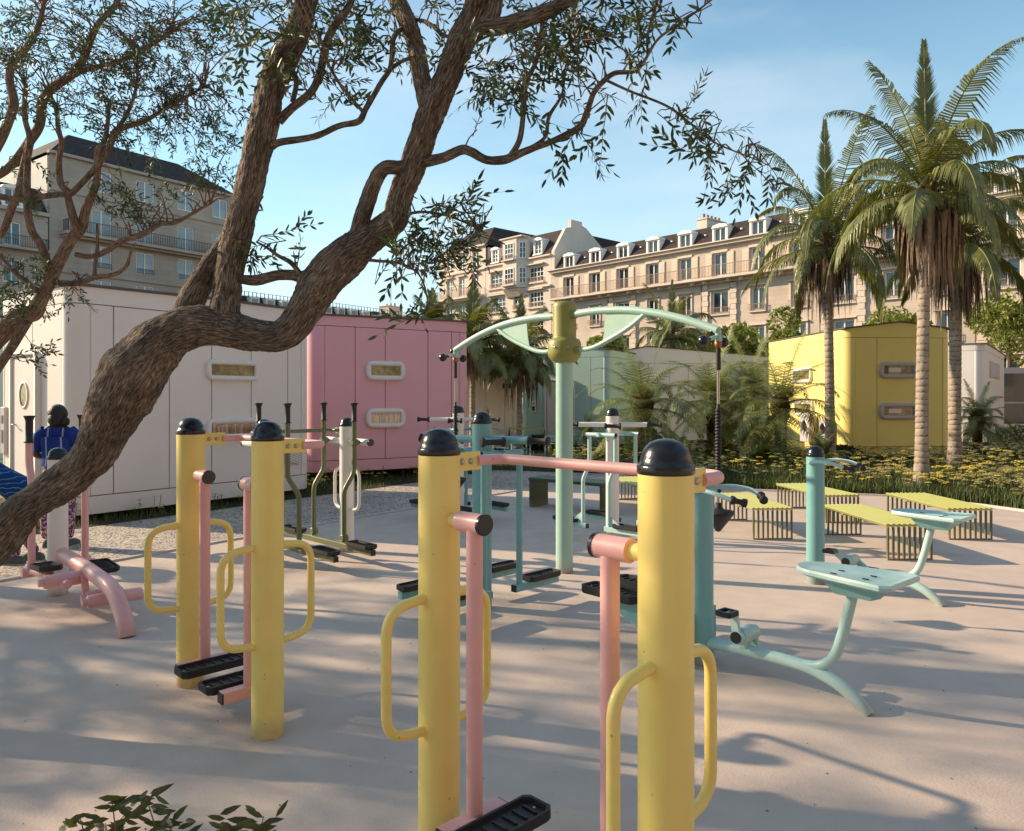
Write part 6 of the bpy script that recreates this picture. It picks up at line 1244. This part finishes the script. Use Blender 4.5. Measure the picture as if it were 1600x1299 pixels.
# ------------------------------------------------------------------ people
def cloth(name, base, kind_):
    m = bpy.data.materials.new(name); m.use_nodes = True; t = m.node_tree; n = t.nodes; l = t.links; b = n['Principled BSDF']; b.inputs['Roughness'].default_value = .85; b.inputs['Specular IOR Level'].default_value = .2
    tcn = n.new('ShaderNodeTexCoord')
    if kind_ == 'stripes':
        mp = n.new('ShaderNodeMapping'); mp.inputs['Scale'].default_value = (1, .05, .12); l.new(tcn.outputs['Object'], mp.inputs[0])
        w = n.new('ShaderNodeTexWave'); w.inputs['Scale'].default_value = 1.9; w.inputs['Distortion'].default_value = 2.2; w.inputs['Detail'].default_value = 3; l.new(mp.outputs[0], w.inputs['Vector'])
        r = n.new('ShaderNodeValToRGB'); r.color_ramp.elements[0].color = (*base, 1); r.color_ramp.elements[0].position = .95; r.color_ramp.elements[1].position = .995; r.color_ramp.elements[1].color = (.35,.40,.55,1)
        l.new(w.outputs['Fac'], r.inputs[0]); l.new(r.outputs[0], b.inputs['Base Color'])
    elif kind_ == 'floral':
        v = n.new('ShaderNodeTexVoronoi'); v.inputs['Scale'].default_value = 60; l.new(tcn.outputs['Object'], v.inputs['Vector']); s = n.new('ShaderNodeSeparateColor'); l.new(v.outputs['Color'], s.inputs[0])
        r = n.new('ShaderNodeValToRGB'); r.color_ramp.interpolation = 'CONSTANT'; e = r.color_ramp.elements; e[0].color = (.03,.045,.17,1); e[1].position = .28; e[1].color = (.55,.45,.48,1)
        for p_, c_ in ((.5, (.42,.05,.08,1)), (.66, (.05,.07,.22,1)), (.84, (.6,.3,.33,1))): q = e.new(p_); q.color = c_
        l.new(s.outputs[0], r.inputs[0]); l.new(r.outputs[0], b.inputs['Base Color'])
    elif kind_ == 'swirl':
        w = n.new('ShaderNodeTexWave'); w.wave_type = 'RINGS'; w.inputs['Scale'].default_value = 7; w.inputs['Distortion'].default_value = 9; w.inputs['Detail'].default_value = 2; l.new(tcn.outputs['Object'], w.inputs['Vector'])
        r = n.new('ShaderNodeValToRGB'); r.color_ramp.elements[0].color = (*base, 1); r.color_ramp.elements[0].position = .86; r.color_ramp.elements[1].position = .97; r.color_ramp.elements[1].color = (.10,.30,.52,1)
        l.new(w.outputs['Fac'], r.inputs[0]); l.new(r.outputs[0], b.inputs['Base Color'])
    elif kind_ == 'legstripes':
        mp = n.new('ShaderNodeMapping'); mp.inputs['Scale'].default_value = (1, 1, .02); l.new(tcn.outputs['Object'], mp.inputs[0])
        w = n.new('ShaderNodeTexWave'); w.bands_direction = 'X'; w.inputs['Scale'].default_value = 14; w.inputs['Distortion'].default_value = .6; l.new(mp.outputs[0], w.inputs['Vector'])
        r = n.new('ShaderNodeValToRGB'); e = r.color_ramp.elements; e[0].color = (.03,.05,.2,1); e[1].color = (.55,.5,.55,1); q = e.new(.5); q.color = (.35,.06,.08,1); l.new(w.outputs['Fac'], r.inputs[0]); l.new(r.outputs[0], b.inputs['Base Color'])
    else: b.inputs['Base Color'].default_value = (*base, 1)
    z = n.new('ShaderNodeTexNoise'); z.inputs['Scale'].default_value = 14; z.inputs['Detail'].default_value = 3; l.new(tcn.outputs['Object'], z.inputs['Vector'])
    bp = n.new('ShaderNodeBump'); bp.inputs['Strength'].default_value = .5; bp.inputs['Distance'].default_value = .02; l.new(z.outputs['Fac'], bp.inputs['Height']); l.new(bp.outputs[0], b.inputs['Normal'])
    return m
SKIN_D = mat('dark_skin', (.085,.038,.022), .5, var=.1, vscale=10); SKIN_L = mat('tan_skin', (.33,.16,.10), .5, var=.1)
HAIR = mat('black_hair', (.012,.009,.008), .55, var=.3, vscale=40, bump=.6, bscale=90); SHOE = mat('grey_shoe', (.09,.10,.10), .8, var=.2, bump=.3); SOLE = mat('shoe_sole', (.5,.47,.42), .7)
def hand_nodes(J, E, name, wrist, d, side, s=1.0):
    """palm and five unequal bent fingers; d = pointing direction, side = thumb side"""
    d = d.normalized(); side = (side-d*side.dot(d)).normalized(); nrm = d.cross(side)
    palm = wrist+d*.045*s; J[name+'p'] = (palm, .024*s); E.append((name, name+'p'))
    J[name+'k'] = (palm+d*.035*s, .022*s); E.append((name+'p', name+'k'))
    for i, (off, L) in enumerate(((.026, .070), (.009, .080), (-.009, .074), (-.026, .058))):
        b0 = palm+d*.045*s+side*off*s; j1 = b0+d*L*.5*s+nrm*.008*s; j2 = b0+d*L*.9*s+nrm*.03*s
        for k, (p_, r_) in enumerate(((b0, .010), (j1, .0085), (j2, .007))): J[f'{name}f{i}{k}'] = (p_, r_*s)
        E += [(name+'k', f'{name}f{i}0'), (f'{name}f{i}0', f'{name}f{i}1'), (f'{name}f{i}1', f'{name}f{i}2')]
    t0 = wrist+d*.03*s+side*.028*s; J[name+'t0'] = (t0, .011*s); J[name+'t1'] = (t0+(d+side*.9)*.028*s, .0095*s); J[name+'t2'] = (t0+(d+side*.6)*.055*s, .008*s); E += [(name, name+'t0'), (name+'t0', name+'t1'), (name+'t1', name+'t2')]
def grow(name, J, E, root, parent, mats, pick, subdiv=2):
    ks = list(J); ix = {k: i for i, k in enumerate(ks)}; me = bpy.data.meshes.new(name+'_skeleton'); me.from_pydata([tuple(J[k][0]) for k in ks], [(ix[a], ix[b]) for a, b in E], [])
    o = bpy.data.objects.new(name+'_skeleton', me); COL.objects.link(o); sk = o.modifiers.new('skin', 'SKIN'); sk.use_smooth_shade = True; sk.branch_smoothing = .35
    if not me.skin_vertices: 
        bpy.context.view_layer.objects.active = o
    sv = me.skin_vertices[0].data
    for k in ks: r_ = J[k][1]; r_ = r_ if isinstance(r_, tuple) else (r_, r_); sv[ix[k]].radius = r_; sv[ix[k]].use_root = (k == root)
    sb = o.modifiers.new('sub', 'SUBSURF'); sb.levels = subdiv; sb.render_levels = subdiv
    bpy.context.view_layer.update(); dg = bpy.context.evaluated_depsgraph_get(); m2 = bpy.data.meshes.new_from_object(o.evaluated_get(dg)); m2.name = name; bpy.data.objects.remove(o)
    m2.materials.clear()
    for m_ in mats: m2.materials.append(m_)
    for p in m2.polygons: p.material_index = pick(p.center); p.use_smooth = True
    return put(name, m2, parent)
V3 = lambda *a: Vector(a)
def blob(b, c, r, n=18, k=12, mi=0, nz_=0.0, rot=None):
    c = Vector(c); loops = []
    for i in range(k+1):
        th = math.pi*i/k; lp = []
        for j in range(n):
            ph = 2*math.pi*j/n; u = Vector((math.sin(th)*math.cos(ph), math.sin(th)*math.sin(ph), -math.cos(th))); kk = 1+nz_*mn.noise(u*3+c*5); v = Vector((u.x*r[0], u.y*r[1], u.z*r[2]))*kk; v = rot @ v if rot else v; lp.append(c+v)
        loops.append(lp)
    b.loft(loops, mi, True, False, False)
def shoe(parent, x, y, ang_, s=1.0):
    b = MB(); c, sn = math.cos(ang_), math.sin(ang_)
    def lp(z, k): return [Vector((x+(a*c-b_*sn)*s, y+(a*sn+b_*c)*s, z*s)) for a, b_ in ((-.075*k,-.03*k),(-.05*k,-.036*k),(.05,-.036*k),(.13*k,-.046*k),(.175*k,-.03*k),(.19*k,0),(.175*k,.03*k),(.13*k,.046*k),(.05,.036*k),(-.05*k,.036*k),(-.075*k,.03*k))]
    b.loft([lp(.002,1.03), lp(.022,1.05)], 1, False); b.loft([lp(.022,1.0), lp(.05,.97), [Vector((p.x*.98+x*.02, p.y*.98+y*.02, .075*s)) for p in lp(.075,.85)], [Vector((x+(p.x-x)*.55, y+(p.y-y)*.55, .10*s)) for p in lp(.1,.8)]], 0, True); return b.build('shoe', [SHOE, SOLE], parent)
# woman standing with her back to the camera
pw = thing('person', 'woman in striped blue shirt and floral trousers seen from behind, under the leaning trunk', 'person', (-5.30, 8.85, 0), R(8))
J = {'pel': (V3(0,0,.92), (.150,.115)), 'ab': (V3(0,.0,1.06), (.125,.10)), 'ch': (V3(0,.0,1.24), (.155,.11)), 'uc': (V3(0,-.01,1.35), (.13,.085)), 'nk': (V3(0,.0,1.435), .050), 'hd': (V3(-.005,.03,1.50), .062), 'ht': (V3(-.01,.035,1.565), .070), 'fc': (V3(-.03,.085,1.50), .045)}
E = [('pel','ab'),('ab','ch'),('ch','uc'),('uc','nk'),('nk','hd'),('hd','ht'),('hd','fc')]
for s, nm in ((-1,'l'),(1,'r')):
    J.update({nm+'hip': (V3(s*.10,0,.86), .105), nm+'th': (V3(s*.115,.0,.66), .098), nm+'kn': (V3(s*.115,.01,.46), .072), nm+'cf': (V3(s*.12,-.01,.30), .070), nm+'an': (V3(s*.12,.0,.10), .058),
              nm+'sh': (V3(s*.175,-.005,1.345), .068), nm+'ua': (V3(s*.225,.0,1.22), .056), nm+'el': (V3(s*.25,.02,1.08), .043), nm+'fa': (V3(s*.20,.14,1.06), .038), nm+'wr': (V3(s*.14,.24,1.08), .027)})
    E += [('pel',nm+'hip'),(nm+'hip',nm+'th'),(nm+'th',nm+'kn'),(nm+'kn',nm+'cf'),(nm+'cf',nm+'an'),('uc',nm+'sh'),(nm+'sh',nm+'ua'),(nm+'ua',nm+'el'),(nm+'el',nm+'fa'),(nm+'fa',nm+'wr')]
    hand_nodes(J, E, nm+'wr', J[nm+'wr'][0], V3(-s*.5,.7,.1), V3(0,0,1))
def pickw(c):
    if c.z < 1.0 and abs(c.x) < .235: return 1
    if c.z > 1.405 or (abs(c.x) > .17 and c.z < 1.17) or c.y > .13: return 2
    return 0 if c.z > 1.0 else 1
M_STR = cloth('striped_blue_shirt', (.018,.045,.26), 'stripes'); M_FLO = cloth('floral_trousers', (.2,.1,.2), 'floral')
grow('body', J, E, 'pel', pw, [M_STR, M_FLO, SKIN_D], pickw)
b = MB(); blob(b, (-.008,.012,1.565), (.102,.118,.112), nz_=.06); blob(b, (.0,-.055,1.50), (.085,.07,.085), nz_=.1); blob(b, (.085,-.03,1.475), (.055,.06,.058), nz_=.12); b.build('hair', HAIR, pw)
b = MB(); blob(b, (-.083,.045,1.515), (.012,.018,.030), 10, 8); b.build('ear', SKIN_D, pw)
b = MB()        # loose shirt hem and flared blouse hip
lo = []
for z, rx, ry in ((1.30,.19,.135),(1.20,.185,.13),(1.08,.165,.125),(1.00,.18,.14),(.965,.19,.148)): lo.append([V3(rx*math.cos(a)*(1+.03*math.sin(5*a)), ry*math.sin(a)*(1+.04*math.cos(7*a)), z) for a in [2*math.pi*k/28 for k in range(28)]])
b.loft(lo, 0, True, False, False); b.build('shirt', M_STR, pw)
for s in (-1, 1):
    b = MB(); sh = J['lsh' if s < 0 else 'rsh'][0]; el = V3(s*.24,.005,1.14); d = (el-sh)
    b.tube([sh+V3(-s*.05,0,.03), sh+d*.2, sh+d*.6, el], [.070,.078,.076,.074], 16, cap=False); b.build('sleeve', M_STR, pw)
    shoe(pw, s*.12, .0, R(90-12*s))
# second person leaning out of the left edge
p2 = thing('person', 'person in patterned blue top and striped trousers bending out of the left edge', 'person', (-5.14, 7.95, 0), R(0))
J = {'pel': (V3(-.02,.06,.72), (.15,.13)), 'ab': (V3(-.20,.06,.86), (.13,.12)), 'ch': (V3(-.38,.05,.98), (.155,.13)), 'uc': (V3(-.50,.05,1.05), .12), 'nk': (V3(-.60,.04,1.10), .05), 'hd': (V3(-.68,.03,1.15), .07), 'ht': (V3(-.75,.03,1.20), .08)}
E = [('pel','ab'),('ab','ch'),('ch','uc'),('uc','nk'),('nk','hd'),('hd','ht')]
for s, nm in ((-1,'l'),(1,'r')):
    yy = .06-s*.0+s*.10
    J.update({nm+'hip': (V3(-.02,yy,.66), .10), nm+'kn': (V3(-.16-.03*s,yy,.42), .07), nm+'an': (V3(.02+.04*s,yy,.09), .05), nm+'sh': (V3(-.50,.05+s*.16,1.04), .065), nm+'el': (V3(-.42,.05+s*.24,.80), .045), nm+'wr': (V3(-.56,.05+s*.20,.60), .03)})
    E += [('pel',nm+'hip'),(nm+'hip',nm+'kn'),(nm+'kn',nm+'an'),('uc',nm+'sh'),(nm+'sh',nm+'el'),(nm+'el',nm+'wr')]
    hand_nodes(J, E, nm+'wr', J[nm+'wr'][0], V3(-.3,0,-1), V3(-1,0,0))
M_SW = cloth('patterned_blue_top', (.010,.05,.20), 'swirl'); M_LS = cloth('striped_trousers', (.1,.1,.2), 'legstripes')
def pick2(c):
    if c.x < -.57 and c.z > 1.0: return 2
    if c.z < .70 and c.x < -.40: return 2
    return 0 if (c.z > .72 and c.x < .0) or c.x < -.3 else 1
grow('body', J, E, 'pel', p2, [M_SW, M_LS, SKIN_D], pick2)
b = MB(); lo = []
for t_, r_ in ((0,.16),(.3,.155),(.7,.17),(1,.19),(1.12,.10)):
    c = V3(-.42,.05,1.0).lerp(V3(.02,.05,.74), t_); ax = (V3(.02,.05,.74)-V3(-.42,.05,1.0)).normalized(); x, y = frame_from(ax); lo.append([c+(x*math.cos(a)*r_+y*math.sin(a)*r_*.85)*(1+.04*math.sin(4*a)) for a in [2*math.pi*k/24 for k in range(24)]])
b.loft(lo, 0, True, False, False); b.build('top', M_SW, p2)
b = MB(); blob(b, (-.76,.03,1.22), (.11,.10,.10), nz_=.1); b.build('hair', HAIR, p2)
shoe(p2, -.02, -.04, R(185)); shoe(p2, .06, .16, R(175))
# woman in a pale dress with raised arms
p3 = thing('person', 'distant woman in a long pale pink dress with both hands raised to her head', 'person', (-.10, 25.4, 0), R(180))
J = {'pel': (V3(0,0,.94), (.13,.11)), 'ab': (V3(0,0,1.07), .10), 'ch': (V3(0,0,1.24), (.125,.095)), 'uc': (V3(0,0,1.36), (.10,.075)), 'nk': (V3(0,0,1.45), .042), 'hd': (V3(0,.02,1.55), .072), 'ht': (V3(0,.01,1.61), .075)}
E = [('pel','ab'),('ab','ch'),('ch','uc'),('uc','nk'),('nk','hd'),('hd','ht')]
for s, nm in ((-1,'l'),(1,'r')):
    J.update({nm+'hip': (V3(s*.08,0,.86), .09), nm+'kn': (V3(s*.09,.01,.48), .06), nm+'an': (V3(s*.09,0,.08), .04), nm+'sh': (V3(s*.15,0,1.37), .05), nm+'el': (V3(s*.30,.05,1.60), .038), nm+'wr': (V3(s*.14,.06,1.72), .026)})
    E += [('pel',nm+'hip'),(nm+'hip',nm+'kn'),(nm+'kn',nm+'an'),('uc',nm+'sh'),(nm+'sh',nm+'el'),(nm+'el',nm+'wr')]
    hand_nodes(J, E, nm+'wr', J[nm+'wr'][0], V3(-s,-.2,-.2), V3(0,0,-1))
M_DR = mat('pale_pink_dress', (.62,.43,.40), .8, var=.1, bump=.3, bscale=10)
grow('body', J, E, 'pel', p3, [SKIN_L, M_DR], lambda c: 1 if (c.z < 1.33 and abs(c.x) < .16 and c.z > .15) else 0)
b = MB(); lo = []
for z, r_ in ((1.33,.135),(1.2,.135),(1.06,.115),(.92,.15),(.6,.19),(.25,.24)): lo.append([V3(math.cos(a)*r_*(1+.05*math.sin(6*a)*(1.4-z)), math.sin(a)*r_*.8*(1+.05*math.cos(5*a)*(1.4-z)), z) for a in [2*math.pi*k/24 for k in range(24)]])
b.loft(lo, 0, True, False, False); b.build('dress', M_DR, p3)
b = MB(); blob(b, (0,-.025,1.62), (.092,.095,.10), nz_=.1); blob(b, (0,-.07,1.50), (.08,.05,.14), nz_=.15); b.build('hair', mat('brown_hair', (.045,.02,.012), .6, bump=.5), p3)
b = MB()
for s in (-1, 1): b.lathe([(.006,0),(.010,.004),(0,.008)], 8, (s*.03, .088, 1.60), (0,1,0))
b.lathe([(.012,0),(.0,.022)], 8, (0,.088,1.575), (0,1,0)); b.box((0,.090,1.545), (.035,.006,.008)); b.build('face', SKIN_D, p3)
